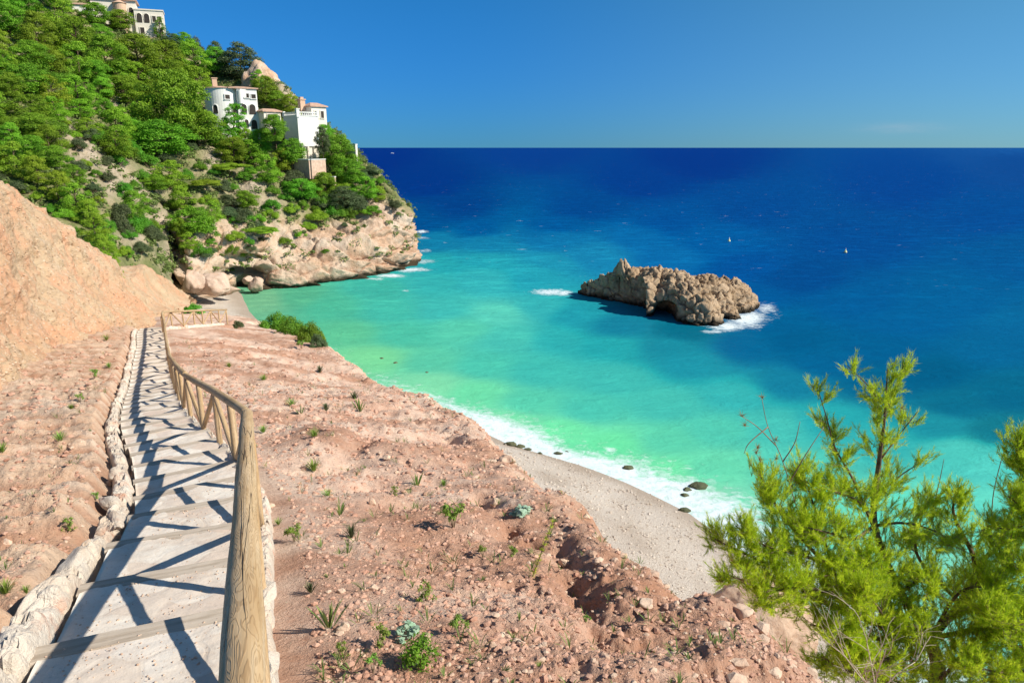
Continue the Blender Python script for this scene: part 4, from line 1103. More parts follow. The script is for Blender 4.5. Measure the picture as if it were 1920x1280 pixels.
w = MB(); w.box((.8, -1.06, 7.0), (1.0, .22, 1.5)); cyl(w, .3, -1.0, .45, 5.2, 7.4, 16); w.build('stepped_pier', MATS['white_render'], th, smooth=False)
for (a, b2, c, d_, ar) in [(1.05, 1.75, 6.2, 6.9, 0), (2.15, 2.9, 6.1, 6.8, 0), (.25, 1.15, 3.5, 5.1, 1), (1.6, 2.65, 3.4, 5.1, 1), (.6, 1.25, 1.1, 2.5, 1), (1.75, 2.75, .9, 2.5, 1)]:
    window(th, a, b2, c, d_, -1.0, bool(ar))
for (a, b2, c, d_) in [(.2, .8, 3.5, 4.7), (1.3, 1.9, 3.6, 4.6), (.2, .8, 1.1, 2.3)]:      # seaward side
    f = window(th, a, b2, c, d_, 0, True); f.location = (3.15, -.6, 0); f.rotation_euler = (0, 0, math.pi / 2)
for (a, z0, z1, ar) in [(-1.2, 5.9, 6.6, 0), (-1.95, 3.5, 4.9, 1), (-.85, 3.4, 4.9, 1), (-1.5, 1.0, 2.4, 1)]:
    f = window(th, -.4, .4, z0, z1, -2.9, bool(ar)); f.location = (-2.35, 2.0, 0); f.rotation_euler = (0, 0, a + math.pi / 2 - .2)

# terraced villa: its near corner stands at pixel (562,278); local x runs along the sunlit face, y along the shaded one
vl, k = house('terrace_villa', 'white villa with flat balustraded terrace on a tall buttressed wall', 562, 279, 130, math.radians(44))
w = MB(); w.box((2.0, 2.6, 3.0), (4.0, 5.2, 5.2)); w.build('terrace_wall', MATS['white_render'], vl, smooth=False)
w = MB(); w.box((2.05, 2.7, -1.9), (3.7, 4.9, 4.6))
for x in (.5, 1.7, 2.9): w.box((x, .2, -1.8), (.32, .5, 4.36))
w.build('foundation', MATS['cream_render'], vl, smooth=False)
w = MB()
for x in np.arange(.35, 3.8, .36): cyl(w, x, .1, .07, 5.6, 6.1, 8)
for y in np.arange(.35, 5.1, .36): cyl(w, .1, y, .07, 5.6, 6.1, 8)
w.box((2.0, .1, 6.17), (4.1, .28, .16)); w.box((.1, 2.7, 6.165), (.28, 5.0, .15)); w.box((2.0, .06, 5.63), (4.16, .3, .14)); w.box((.06, 2.7, 5.635), (.3, 5.1, .13))
w.box((.1, .1, 6.0), (.55, .55, 1.3)); w.box((.1, .1, 6.7), (.7, .7, .14)); w.box((3.9, .1, 5.95), (.4, .4, .9)); w.box((.1, 5.1, 5.95), (.4, .4, .9))
w.build('balustrade', MATS['white_render'], vl, smooth=False)
w = MB(); w.box((-1.6, 7.4, 4.6), (3.2, 2.6, 3.4)); w.build('pavilion_wall', MATS['cream_render'], vl, smooth=False)
w = MB(); hip_roof(w, -1.6, 7.4, 3.2, 2.6, 6.32, .6, .3, .6); w.build('pavilion_roof', MATS['terracotta'], vl, smooth=False)
window(vl, -2.6, -.8, 4.9, 5.9, 6.1, False, 'cream_render')
w = MB(); w.box((5.9, 4.6, 4.6), (3.0, 3.4, 5.4)); w.build('wall', MATS['cream_render'], vl, smooth=False)
w = MB(); hip_roof(w, 5.9, 4.6, 3.0, 3.4, 7.32, .8, .3, .4); rf = w.build('roof', MATS['terracotta'], vl, smooth=False)
w = MB(); w.box((3.9, 5.4, 7.6), (.95, .95, 1.9)); w.box((3.9, 5.4, 8.64), (1.2, 1.2, .18)); w.box((3.9, 5.4, 8.9), (.6, .6, .34)); w.build('chimney', MATS['pink_render'], rf, smooth=False)
window(vl, 5.0, 5.6, 5.4, 6.6, 2.9, False, 'cream_render'); window(vl, 6.2, 6.8, 5.4, 6.6, 2.9, False, 'cream_render')

# retaining wall below the villa, seaward wall, small wall
def wall_thing(name, label, pts_px, h, th_, mat, cap=True):
    pts = np.array([P(*q) for q in pts_px]); c = pts[0].copy()
    o = thing(name, label, 'wall', c)
    w = MB(); cp = MB()
    for a, b2 in zip(pts[:-1], pts[1:]):
        m = (a + b2) / 2 - c; L = np.linalg.norm((b2 - a)[:2]); an = math.atan2(b2[1] - a[1], b2[0] - a[0])
        w.box((m[0], m[1], m[2] - h / 2), (L, th_, h), an); cp.box((m[0], m[1], m[2] + .06), (L + .1, th_ + .14, .12), an)
    w.build('wall_face', MATS[mat], o, smooth=False)
    if cap: cp.build('coping', MATS['white_render'], o, smooth=False)
    return o
wall_thing('retaining_wall', 'pink stone retaining wall with a corner below the white villa', [(534, 300, 127.5), (581, 299, 123), (608, 300, 126.5)], 3.1, .5, 'pink_stone_wall')
wall_thing('garden_wall', 'plain pale wall standing alone at the seaward end of the ridge', [(650, 272, 133.6), (668, 271, 132.5)], 5.0, .5, 'cream_render')
wall_thing('low_wall', 'short low stone wall among shrubs under the retaining wall', [(604, 333, 124.5), (628, 331, 124)], 1.4, .5, 'pink_stone_wall')

# hilltop house: long facade stepping down to the right
hh_, k = house('hilltop_house', 'long cream house with arched loggia high on the hilltop', 214, 56, 163, math.radians(22))
w = MB(); w.box((.4, 3.5, 1.6), (8.4, 6.0, 8.6)); w.build('wall', MATS['cream_render'], hh_, smooth=False)
w = MB(); w.box((7.0, 2.4, .6), (5.6, 5.0, 7.2)); w.box((7.0, 2.4, 4.3), (5.9, 5.3, .25)); w.build('lower_block', MATS['cream_render'], hh_, smooth=False)
w = MB(); w.box((5.6, -.5, -2.6), (7.2, 1.6, 2.6)); w.build('base_wall', MATS['pink_render'], hh_, smooth=False)
w = MB(); w.box((-5.4, .6, 1.8), (4.2, 3.4, 5.0)); w.build('side_wing', MATS['white_render'], hh_, smooth=False)
w = MB(); hip_roof(w, .4, 3.5, 8.4, 6.0, 5.92, .9, .4, .6); w.build('roof', MATS['terracotta'], hh_, smooth=False)
w = MB(); hip_roof(w, -5.4, .6, 4.2, 3.4, 4.32, .6, .3, .4); w.build('wing_roof', MATS['terracotta'], hh_, smooth=False)
w = MB(); cyl(w, 1.6, .3, 1.2, -1, 5.3, 20); cyl(w, 1.6, .3, 1.4, 5.3, 6.0, 20, .1); w.build('stair_turret', MATS['pink_render'], hh_, smooth=False)
for (a, b2, c, d_, y, ar) in [(-3.2, -2.5, 3.4, 4.6, .49, 0), (-2.0, -1.3, 3.4, 4.6, .49, 0), (3.2, 4.1, 2.9, 4.6, .49, 1), (4.6, 5.6, 1.7, 3.5, -.11, 1), (6.0, 7.0, 1.7, 3.5, -.11, 1), (7.6, 8.3, 1.9, 3.1, -.11, 0), (8.8, 9.4, 1.9, 3.1, -.11, 0), (7.6, 8.3, -.6, .7, -.11, 0), (8.8, 9.4, -.6, .7, -.11, 0), (5.0, 5.8, -.6, .7, -.11, 0)]:
    window(hh_, a, b2, c, d_, y, bool(ar), 'cream_render')

# bare rock dome on the skyline
V, F = rock(5, (4.6, 4.6, 6.6), 31, .2, .4)
f1, f2, idr = worley(V, .45, 33); V = V * (1 + .10 * (idr - .5) - .07 * np.exp(-((f2 - f1) / .08) ** 2))[:, None]
o = mk('rock_dome', V, F, MATS['cliff_rock'], loc=P(496, 178, 152)); tag(o, 'bare pale rock dome on the skyline behind the tower house', 'rock')

# ------------------------------------------------------------------ boulders and shore rocks
def place_rock(name, label, u, v, d, size, seed, mat, cat='boulder', sub=4, group=None, sink=.25, rough=.3):
    V, F = rock(sub, size, seed, rough)
    pt = P(u, v, d) if d else None
    if pt is None:
        dpt = CAMZ / math.tan(PIT + math.atan((v - 640) / FPX)); pt = P(u, v, dpt); pt[2] = max(beach_z(pt[0:1], pt[1:2])[0], -.1)
    pt = pt + [0, 0, size[2] * (1 - sink * 2)]
    o = mk(name, V, F, MATS[mat], loc=pt); return tag(o, label, cat, group)
place_rock('boulder', 'big pink boulder at the back of the far beach', 398, 546, 90, (2.5, 1.9, 1.6), 51, 'boulder_rock', sub=5)
place_rock('boulder', 'pink boulder wedged at the gully foot left of the largest boulder', 362, 540, 88, (1.4, 1.3, 1.6), 52, 'boulder_rock')
place_rock('boulder', 'round brown boulder at the water edge below the sea cave', 481, 542, 99.5, (1.15, 1.0, 1.1), 53, 'boulder_rock')
place_rock('boulder', 'small reddish boulder in the mouth of the sea cave', 466, 530, 101, (.8, .7, .7), 54, 'boulder_rock')
place_rock('boulder', 'flat pink boulder right of the largest boulder on the far beach', 432, 548, 93, (1.2, 1.0, .6), 55, 'boulder_rock')
SR = [(958, 834, .75, 'greenish rock in the foam at the head of the shingle'), (975, 838, .55, 'olive rock just right of the rock heading the shingle'), (990, 843, .42, 'small olive rock third in the row heading the shingle'), (1048, 850, .6, 'brown rock in the wash below the middle foam'), (1063, 846, .35, 'tiny dark rock touching the brown rock in the wash'),
      (1178, 878, .75, 'flat brown rock awash in green shallows'), (1312, 912, 1.0, 'long dark rock awash beyond the shingle beside the pine'), (1290, 918, .6, 'dark rock left of the long awash rock'), (1285, 928, .55, 'sunken dark rock between foam and the long rock'), (1283, 957, .62, 'rounded mossy boulder on the wet shingle edge near the pine'),
      (716, 672, .5, 'dark rock in the shallows below the crest shrub'), (742, 680, .55, 'dark rock in shallows, second below the crest shrub'), (800, 698, .45, 'submerged dark rock in clear shallows, farthest out'), (1013, 851, .3, 'small rock on wet shingle between two bigger rocks')]
for i, (u, v, s, lab) in enumerate(SR):
    place_rock('shore_rock', lab, u, v, None, (s * .6, s * .42, s * .28), 60 + i, 'shallow_rock', 'rock', 4, 'rocks awash along the shingle', .3)

V, F = ico(6); V = V.copy(); kc = P(1440, 1128, 20.5); kc[2] -= 1.0
V = V * np.array([1.7, 1.7, 1.5]); V = V * (1 + .28 * fbm(V, .35, 5, 620) + .10 * ridged(V, 1.2, 4, 621))[:, None]
o = mk('earth_knoll', V, F, MATS['terrace_earth'], loc=kc, attrs={'damp': ('POINT', np.zeros(len(V)))}); struct(o, 'brown earth knoll under the pine at the end of the shingle')
# ------------------------------------------------------------------ steps
S0, S1 = s_of_y(1.2), s_of_y(38.6)
st = thing('stairway', 'long pale crazy-paved stairway with timber step edges descending towards the far beach', 'stairway', pat(S0))
o0 = pat(S0)
STEP = 1.04; ns = int((S1 - S0) / STEP); WL, WR = -1.24, -.02
def zs(s): return np.interp(s, PS, PZ)
STEPS = []
for i in range(ns):
    a = S0 + i * STEP; bb = a + STEP
    z_a, z_b = zs(a) - .03, zs(bb) + .10
    STEPS.append((a, bb, z_a, z_b))
    near = a < s_of_y(12); nu, nv = (46, 34) if near else (16, 12)
    sg, tg = np.meshgrid(np.linspace(a, bb - .10, nu), np.linspace(WL, WR, nv), indexing='ij')
    pts = pat(sg.ravel(), tg.ravel()).T
    f = (sg.ravel() - a) / STEP
    pts[:, 2] = z_a + (z_b - z_a) * f + .012 * fbm(pts, 3, 3, 600) + .006 * fbm(pts, 16, 2, 601)
    g1 = gridF(nu, nv)
    # skirt
    ring = np.concatenate([np.arange(nv), np.arange(1, nu) * nv + nv - 1, (nu - 1) * nv + np.arange(nv - 2, -1, -1), np.arange(nu - 2, 0, -1) * nv])
    low = pts[ring] - [0, 0, .22]; n0 = len(pts); m = len(ring); j = np.arange(m); q = (j + 1) % m
    V = np.concatenate([pts, low]); sk = np.stack([ring[j], ring[q], n0 + q, n0 + j], 1)
    mk('tread', V - o0, [g1, sk], MATS['crazy_paving'], st)
    # timber edge: a beam with slightly bowed, worn top
    c = pat(bb - .095, (WL + WR) / 2); tv = np.array([np.interp(bb, PS, PN[:, 0]), np.interp(bb, PS, PN[:, 1])])
    rz = math.atan2(tv[1], tv[0])
    nx = 24 if near else 8
    L = WR - WL + .05 + R.uniform(-.04, .05)
    prof = np.array([[-.085, -.09], [-.085, .0], [-.075, .012], [.07, .012], [.085, .0], [.085, -.09]])
    xs = np.linspace(-L / 2, L / 2, nx)
    BV = np.concatenate([np.c_[np.full(6, x), prof] for x in xs]); BV[:, 2] += .008 * fbm(BV * [1, 2, 0] + i * 9, 2.5, 3, 610); BV[:, 1] += .006 * fbm(BV * [1, 0, 0] + i * 5, 2.2, 2, 611)
    ii = np.arange(nx - 1)[:, None] * 6; jj = np.arange(6)[None, :]; j2 = (jj + 1) % 6
    FF = np.stack([ii + jj, ii + 6 + jj, ii + 6 + j2, ii + j2], 2).reshape(-1, 4)
    V2 = np.concatenate([BV, [[xs[0], 0, -.04], [xs[-1], 0, -.04]]]); n6 = nx * 6; r6 = np.arange(6); q6 = (r6 + 1) % 6
    caps = np.concatenate([np.stack([np.full(6, n6), r6, q6], 1), np.stack([np.full(6, n6 + 1), n6 - 6 + q6, n6 - 6 + r6], 1)])
    ob = mk('step_edge', V2, [FF, caps], MATS['weathered_timber'], st, smooth=False)
    ob.location = (float(c[0] - o0[0]), float(c[1] - o0[1]), float(z_b + .004 - o0[2])); ob.rotation_euler = (0, 0, rz + R.uniform(-.02, .02))

# ------------------------------------------------------------------ stone borders
def border(name, label, t0, s_a, s_b, step, size, seed0, kerb=.2):
    b0 = pat(s_a, t0); o = thing(name, label, 'stone border', b0); s = s_a; i = 0
    # mortared body: a lumpy, roughly squared ridge
    ss = np.concatenate([np.arange(s_a - .3, s_of_y(9), .03), np.arange(s_of_y(9), s_b, .09)]); wid = np.linspace(-1, 1, 21)
    sg, wg = np.meshgrid(ss, wid, indexing='ij'); sr, wr_ = sg.ravel(), wg.ravel()
    nse = xy0(sr, sr * 0 + seed0)
    idr_w = worley(np.c_[sr * 2.1, sr * 0, sr * 0 + seed0], 1.0, seed0 + 5)[2]
    tt = t0 + wr_ * size[0] * (1 + .16 * fbm(nse, 1.1, 3, seed0) + .3 * (idr_w - .5)) + .03 * fbm(nse, .7, 2, seed0 + 1)
    pts = np.stack([np.interp(sr, PS, PATH[:, 0]) + np.interp(sr, PS, PN[:, 0]) * tt, np.interp(sr, PS, PATH[:, 1]) + np.interp(sr, PS, PN[:, 1]) * tt, np.interp(sr, PS, PZ)], 1)
    f1, f2, idr = worley(np.c_[sr * 2.1 + .25 * wr_ * .15, sr * 0, sr * 0 + seed0], 1.0, seed0 + 5); g1, g2, idg = worley(pts, 7.5, seed0 + 6)
    top = kerb * (1 + .9 * (kerb > .1) * sstep(s_of_y(5.5), s_of_y(3.4), sr)) * (.75 + .9 * (idr - .3)) * (.8 + .3 * fbm(nse, .9, 2, seed0 + 2))
    pts[:, 2] += -.16 + (top + .16) * (1 - np.abs(wr_) ** 5) + (1 - np.abs(wr_) ** 3) * (-.03 * np.exp(-((f2 - f1) / .06) ** 2) + .06 * (idg - .5) + .05 * fbm(pts, 5, 4, seed0 + 7) + .025 * ridged(pts, 13, 3, seed0 + 8))
    mk('mortared_kerb', pts - b0, gridF(len(ss), 21), MATS['border_stone'], o, smooth=False)
    while s < min(s_b, s_of_y(10)) and i < 60:
        near = s < s_of_y(9); k = R.uniform(.6, 1.4)
        sz = np.array([.34 * step * k, size[0] * R.uniform(.5, .9), kerb * R.uniform(.5, 1.0)])
        V, F = rock(4 if near else 3, sz, seed0 + i, .22, .9)
        q = pat(s, t0 + R.uniform(-.6, .4) * size[0]); tn = np.array([np.interp(s, PS, PT[:, 0]), np.interp(s, PS, PT[:, 1])])
        an = math.atan2(tn[1], tn[0]) + R.uniform(-.4, .4); ca, sa = math.cos(an), math.sin(an)
        V = V @ np.array([[ca, sa, 0], [-sa, ca, 0], [0, 0, 1]])
        if near: V = V * (1 + .035 * ridged(V, 11, 4, i))[:, None]
        mk('stone', V + q + [0, 0, kerb * .55] - b0, F, MATS['border_stone'], o, smooth=not near)
        s += step * R.uniform(.7, 2.1); i += 1
    return o
border('stone_border', 'rough white and pink stone border along the left side of the steps', -1.40, s_of_y(1.6), s_of_y(38), .7, (.13, .17), 700, .15)
border('stone_border', 'lower pale stone border under the timber fence right of the steps', .02, s_of_y(1.6), s_of_y(46.5), .55, (.085, .08), 900, .06)

# ------------------------------------------------------------------ timber fence
fe = thing('timber_fence', 'round-pole timber handrail fence with zigzag braces beside the steps', 'fence', pat(s_of_y(1.0)))
f0 = pat(s_of_y(1.0)); HR = .95
py = [-.1, 1.35, 2.85, 4.4, 5.95, 7.5] + list(np.arange(8.95, 37.3, 1.49)) + [38.15] + list(np.arange(39.6, 47.2, 1.25))
PSs = [s_of_y(y) for y in py]
for i, s in enumerate(PSs):
    q = pat(s, .0); h = HR - .05
    w = MB(); w.tube(np.linspace(q + [0, 0, -.25], q + [R.normal() * .012, R.normal() * .012, h], 10) - f0, .046 + .004 * R.normal() * .5, 12, True, .004, i); w.build('post', MATS['pine_log'], fe, wv=True)
for i in range(len(PSs) - 1):
    a, b2 = PSs[i], PSs[i + 1]
    lo, hi = (a, b2) if i % 2 == 0 else (b2, a)
    sg = 1 if hi > lo else -1
    A = pat(lo + sg * .07, .0) + [0, 0, .10]; B = pat(hi - sg * .06, .0) + [0, 0, HR - .09]
    w = MB(); w.tube(np.linspace(A, B, 14) - f0, .038, 11, True, .004, i + 60); w.build('brace', MATS['pine_log'], fe, wv=True)
cuts = [-.4, 7.55, 13.45, 20.9, 28.4, 38.15, 47.2]
for i, (a, b2) in enumerate(zip(cuts[:-1], cuts[1:])):
    near = i == 0
    ss = np.linspace(s_of_y(a), s_of_y(b2), 260 if near else 70)
    # each rail is one nearly straight log
    A, B = pat(ss[0]), pat(ss[-1]); lin_ = A + (B - A) * np.linspace(0, 1, len(ss))[:, None]
    cur = pat(ss).T
    if near: B2 = np.array([-.765, 1.69, 0]); dl = (B - B2); A = B - dl * ((B[1] - A[1]) / dl[1]); A[2] = CAMZ - drop(A[1]); lin_ = A + (B - A) * np.linspace(0, 1, len(ss))[:, None]; lin_[:, 2] = CAMZ - drop(lin_[:, 1])
    kb = 0 if near else .55; pts = cur * kb + lin_ * (1 - kb); pts[:, 2] += 0 if near else -.008 * (i % 2)
    pts[:, 2] += HR + .015 * fbm(pts, .8, 2, 640 + i)
    r = np.full(len(ss), .066 if near else .058); r *= 1 + .08 * fbm(np.c_[ss, ss * 0, ss * 0] + i * 20, 1.1, 3, 645); r[0] *= .94; r[-1] *= .92
    w = MB(); w.tube(pts - f0, r, 40 if near else 14, True, .006, i + 3); w.build('rail', MATS['pine_log'], fe, wv=True)

# ------------------------------------------------------------------ loose stones and gravel
def scatter_stones(n, fn, smin, smax, seed, sub=1, power=2.2, grow=True):
    rr = np.random.default_rng(seed); Vs = []; Fs = []; nv = 0
    bases = [rock(sub, (1, 1, .7), seed * 3 + k, .5, 1.0) for k in range(10)]
    pts = fn(n, rr)
    for q in pts:
        V, F = bases[rr.integers(10)]
        s = smin + (smax - smin) * rr.uniform() ** power; a = rr.uniform(0, 6.28); ca, sa = math.cos(a), math.sin(a)
        W = V * [s * rr.uniform(.8, 1.3), s, s * rr.uniform(.6, 1.0)] @ np.array([[ca, sa, 0], [-sa, ca, 0], [0, 0, 1]])
        if grow: W = W * np.clip(q[1] / 6, 1, 3.2)
        Vs.append(W + q + [0, 0, s * .15]); Fs.append(F + nv); nv += len(V)
    return np.concatenate(Vs), np.concatenate(Fs)
def on_slope(n, rr):
    d = 2.2 * (36 / 2.2) ** (rr.uniform(0, 1, n * 3) ** .95); u = rr.uniform(-60, 1750, n * 3)
    x = (u - 960) / FPX * 1.08 * (d + .5); s, t = lin_st(x, d); S, T = path_st(x, d)
    m = ((T > .3) & (t < crest(s) + .4)) | ((T < -1.65) & (T > -7) & (rr.uniform(0, 1, n * 3) < .8))
    x, d = x[m][:n], d[m][:n]
    return np.stack([x, d, ground_z(x, d)], 1)
V, F = scatter_stones(7000, on_slope, .004, .030, 5, power=4.5); o = mk('gravel', V, F, MATS['loose_stone'], smooth=False); tag(o, 'small pale stones strewn over the red earth slope', 'gravel', kind='stuff')
V, F = scatter_stones(22000, on_slope, .005, .034, 6, power=3.6); o = mk('soil_clods', V, F, MATS['clod'], smooth=False); tag(o, 'crumbled red earth clods strewn over the slope', 'earth', kind='stuff')
def on_beach(n, rr):
    y = rr.uniform(22, 62, n * 2); e = rr.gamma(2.2, 2.6, n * 2); x = shore_x(y) - e / .86; return np.stack([x, y, beach_z(x, y)], 1)[:n]
V, F = scatter_stones(11000, on_beach, .02, .10, 14, power=4, grow=False); o = mk('pebbles', V, F, MATS['beach_pebble'], smooth=False); tag(o, 'pale pebbles strewn over the shingle beach', 'pebbles', kind='stuff')
def on_bank(n, rr):
    out = []
    while len(out) < n:
        h = BANK_BVH.ray_cast(Vector((0, 0, CAMZ)), Vector(ray(rr.uniform(-60, 300), rr.uniform(330, 745))).normalized(), 80)
        if h[0] is not None: out.append(np.array(h[0]))
    return np.array(out)
V, F = scatter_stones(5200, on_bank, .012, .075, 12, power=4, grow=False); o = mk('bank_rubble', V, F, MATS['bank_stone'], smooth=False); tag(o, 'small stones and crumbs stuck in the ochre earth bank', 'rubble', kind='stuff')
def on_steps(n, rr):
    out = []
    for k in range(n):
        i = min(len(STEPS) - 1, int(abs(rr.normal()) * 5)); a, b2, za, zb = STEPS[i]
        f = rr.uniform() ** .7 * .9; tt = rr.uniform(WL + .03, WR); q = pat(a + f * STEP, tt); q[2] = za + (zb - za) * f; out.append(q)
    return np.array(out)
V, F = scatter_stones(2600, on_steps, .003, .012, 8, grow=False); o = mk('grit', V, F, MATS['loose_stone']); tag(o, 'fine grit lying on the paved steps', 'grit', kind='stuff')
def on_crest(n, rr):
    s = rr.uniform(-8, 34, n * 2); e = rr.normal(size=n * 2) * .35 + .05; t_ = crest(s) + e
    x = L0[0] + LD[0] * s + LN[0] * t_; y = L0[1] + LD[1] * s + LN[1] * t_; m = y > 2.4
    x, y = x[m][:n], y[m][:n]; return np.stack([x, y, ground_z(x, y)], 1)
V, F = scatter_stones(1500, on_crest, .008, .07, 9, power=3.2, grow=False); o = mk('crest_rubble', V, F, MATS['loose_stone'], smooth=False); tag(o, 'pale rubble along the brink of the earth slope', 'rubble', kind='stuff')

def lay_stone(lab, u, v, wpx, hpx, seed, mat='loose_stone'):
    q = gnd(u, v); U, V_, dep = proj(*q); s = dep / FPX * .5
    V, F = rock(4, (wpx * s, wpx * s * .8, max(.35 * wpx, hpx) * s), seed, .35, .6)
    tag(mk('stone', V, F, MATS[mat], loc=q + [0, 0, hpx * s * .35]), lab, 'stone', 'loose stones on the earth slope')
ST = [('pale square stone in the hollow left of the glaucous plant', 929, 945, 22, 18), ('pale stone right of the glaucous plant', 1003, 945, 20, 14), ('upright pale stone at the head of the dark trench', 1056, 1060, 22, 22), ('flat pinkish stone right of the trench', 1212, 1137, 36, 20), ('grey stone left of the flat pinkish stone', 1122, 1056, 24, 18),
      ('pink stone beside the lower end of the trench', 1135, 1235, 26, 20), ('pale boulder on the slope edge above the shingle', 950, 868, 30, 26), ('long brown stone left of the edge boulder', 920, 868, 34, 14), ('large pale stone on the lower brink near the pine', 1390, 1150, 44, 26), ('second pale stone on the lower brink', 1455, 1195, 36, 22),
      ('greyish stone low on the brink under the pine', 1385, 1245, 36, 20), ('pale stone above the cabbage-like plant', 700, 1105, 26, 18), ('reddish stone below the spiky plant', 645, 1180, 26, 22), ('pale stone near the fence by the silver tuft', 592, 788, 20, 12), ('white flat stone beside the near rail', 507, 950, 18, 10),
      ('pale stone in the middle of the slope', 697, 945, 16, 16), ('small white stone right of the silver tuft', 705, 1005, 16, 12), ('white stone low on the slope', 970, 1210, 30, 18), ('pale stone low on the slope near the bottom edge', 925, 1215, 24, 18), ('flat stone in the bottom corner below the pine', 1450, 1265, 34, 16),
      ('pale stone at the end of the dark crack', 725, 860, 16, 10), ('stone among the rubble on the far brink', 1160, 1000, 18, 14), ('pale stone on the brink above the shingle bend', 1262, 1085, 30, 22), ('ochre stone on the terraces beside the border', 222, 905, 20, 18), ('grey stone on the terraces below the ochre stone', 205, 910, 14, 14),
      ('pale rock sticking out on the left terraces', 15, 1020, 22, 14), ('reddish stone on the left terraces by the border', 178, 885, 22, 14), ('small pale stone near the bottom centre', 640, 1110, 16, 12)]
for i, (lab, u, v, a, b2) in enumerate(ST): lay_stone(lab, u, v, a, b2, 1200 + i)

# ------------------------------------------------------------------ small plants on the slope
def blade_plant(n, h, w, spread, seed, droop=.2, segs=5):
    rr = np.random.default_rng(seed); Vs = []; Fs = []; T = []; nv = 0
    for k in range(n):
        a = rr.uniform(0, 6.28); L = h * rr.uniform(.65, 1.05); ti = rr.uniform(.05, 1) * spread
        dirh = np.array([math.cos(a), math.sin(a), 0]); sd = np.array([-math.sin(a), math.cos(a), 0])
        f = np.linspace(0, 1, segs); ang = ti + droop * f ** 2
        c = np.cumsum(np.stack([np.sin(ang), np.cos(ang)], 1) * (L / segs), axis=0)
        ctr = c[:, :1] * dirh + np.c_[np.zeros((segs, 2)), c[:, 1]]; wd = w * (np.sin(np.clip(f * .85 + .15, 0, 1) * math.pi)) ** .7 + .0006
        q = np.concatenate([ctr - sd * wd[:, None] / 2, ctr + sd * wd[:, None] / 2])
        j = np.arange(segs - 1); Fs.append(np.stack([j, j + segs, j + segs + 1, j + 1], 1) + nv); Vs.append(q); nv += len(q); T += [rr.uniform(.1, .95)] * (segs - 1)
    return np.concatenate(Vs), np.concatenate(Fs), np.array(T)
def tuft_mesh(kind, seed):
    if kind == 'spiky': return blade_plant(11, 1.0, .09, .62, seed, .15), 'spike_leaf'
    if kind == 'grass': return blade_plant(70, 1.0, .035, .75, seed, .5), 'tuft_leaf'
    if kind == 'silver': return blade_plant(90, 1.0, .04, .7, seed, .3), 'grey_leaf'
    if kind == 'glaucous':
        rr = np.random.default_rng(seed); cl = [((rr.uniform(-.6, .6), rr.uniform(-.6, .6), rr.uniform(.15, .6)), .28) for _ in range(9)]
        return leaves(cl, -26, .26, seed, up=.8, inner=.2, aspect=1.5), 'glaucous_leaf'
    if kind == 'bushy':
        rr = np.random.default_rng(seed); cl = [((rr.uniform(-.35, .35), rr.uniform(-.35, .35), rr.uniform(.25, .8)), .30) for _ in range(12)]
        return leaves(cl, -110, .11, seed, up=.3, inner=.2, aspect=.7), 'shrub_leaf'
    if kind == 'weedy':
        rr = np.random.default_rng(seed); cl = [((rr.uniform(-.5, .5) * (1 - z * .5), rr.uniform(-.5, .5) * (1 - z * .5), z), .2) for z in rr.uniform(.1, .95, 12)]
        return leaves(cl, -28, .15, seed, up=.4, inner=.1, aspect=.7), 'tuft_leaf'
PM = {}
def small_plant(kind, lab, u, v, hpx, tilt=0.0, wide=1.0):
    q = gnd(u, v); U, V_, dep = proj(*q); h = hpx * dep / FPX
    key = (kind, random.randrange(2))
    if key not in PM:
        (V, F, T), mt = tuft_mesh(kind, 40 + hash(kind) % 7 * 0 + len(PM)); PM[key] = mesh_data(kind + '_plant', V, F, MATS[mt], False, {'tone': ('FACE', T)})
    o = thing({'spiky': 'spiky_plant', 'grass': 'grass_tuft', 'silver': 'grey_tuft', 'glaucous': 'glaucous_plant', 'bushy': 'small_bush', 'weedy': 'weed'}[kind], lab, 'plant', q - [0, 0, h * .05], random.uniform(0, 6.28), 'small plants on the earth slope')
    o.scale = (h * wide, h * wide, h); o.rotation_euler = (0, tilt, o.rotation_euler[2] if tilt == 0 else 0)
    link('leaves', PM[key], o)
    if kind in ('bushy', 'weedy', 'glaucous'):
        if 'stem' not in PM:
            w = MB()
            for k in range(5): a = k * 1.3; w.tube(crom([[0, 0, -.1], [math.cos(a) * .08, math.sin(a) * .08, .3], [math.cos(a) * .25, math.sin(a) * .25, .75]], 6), np.linspace(.03, .01, 6), 5)
            V, F, _ = w.data(); PM['stem'] = mesh_data('plant_stem', V, F, MATS['twig'])
        link('stem', PM['stem'], o)
    return o
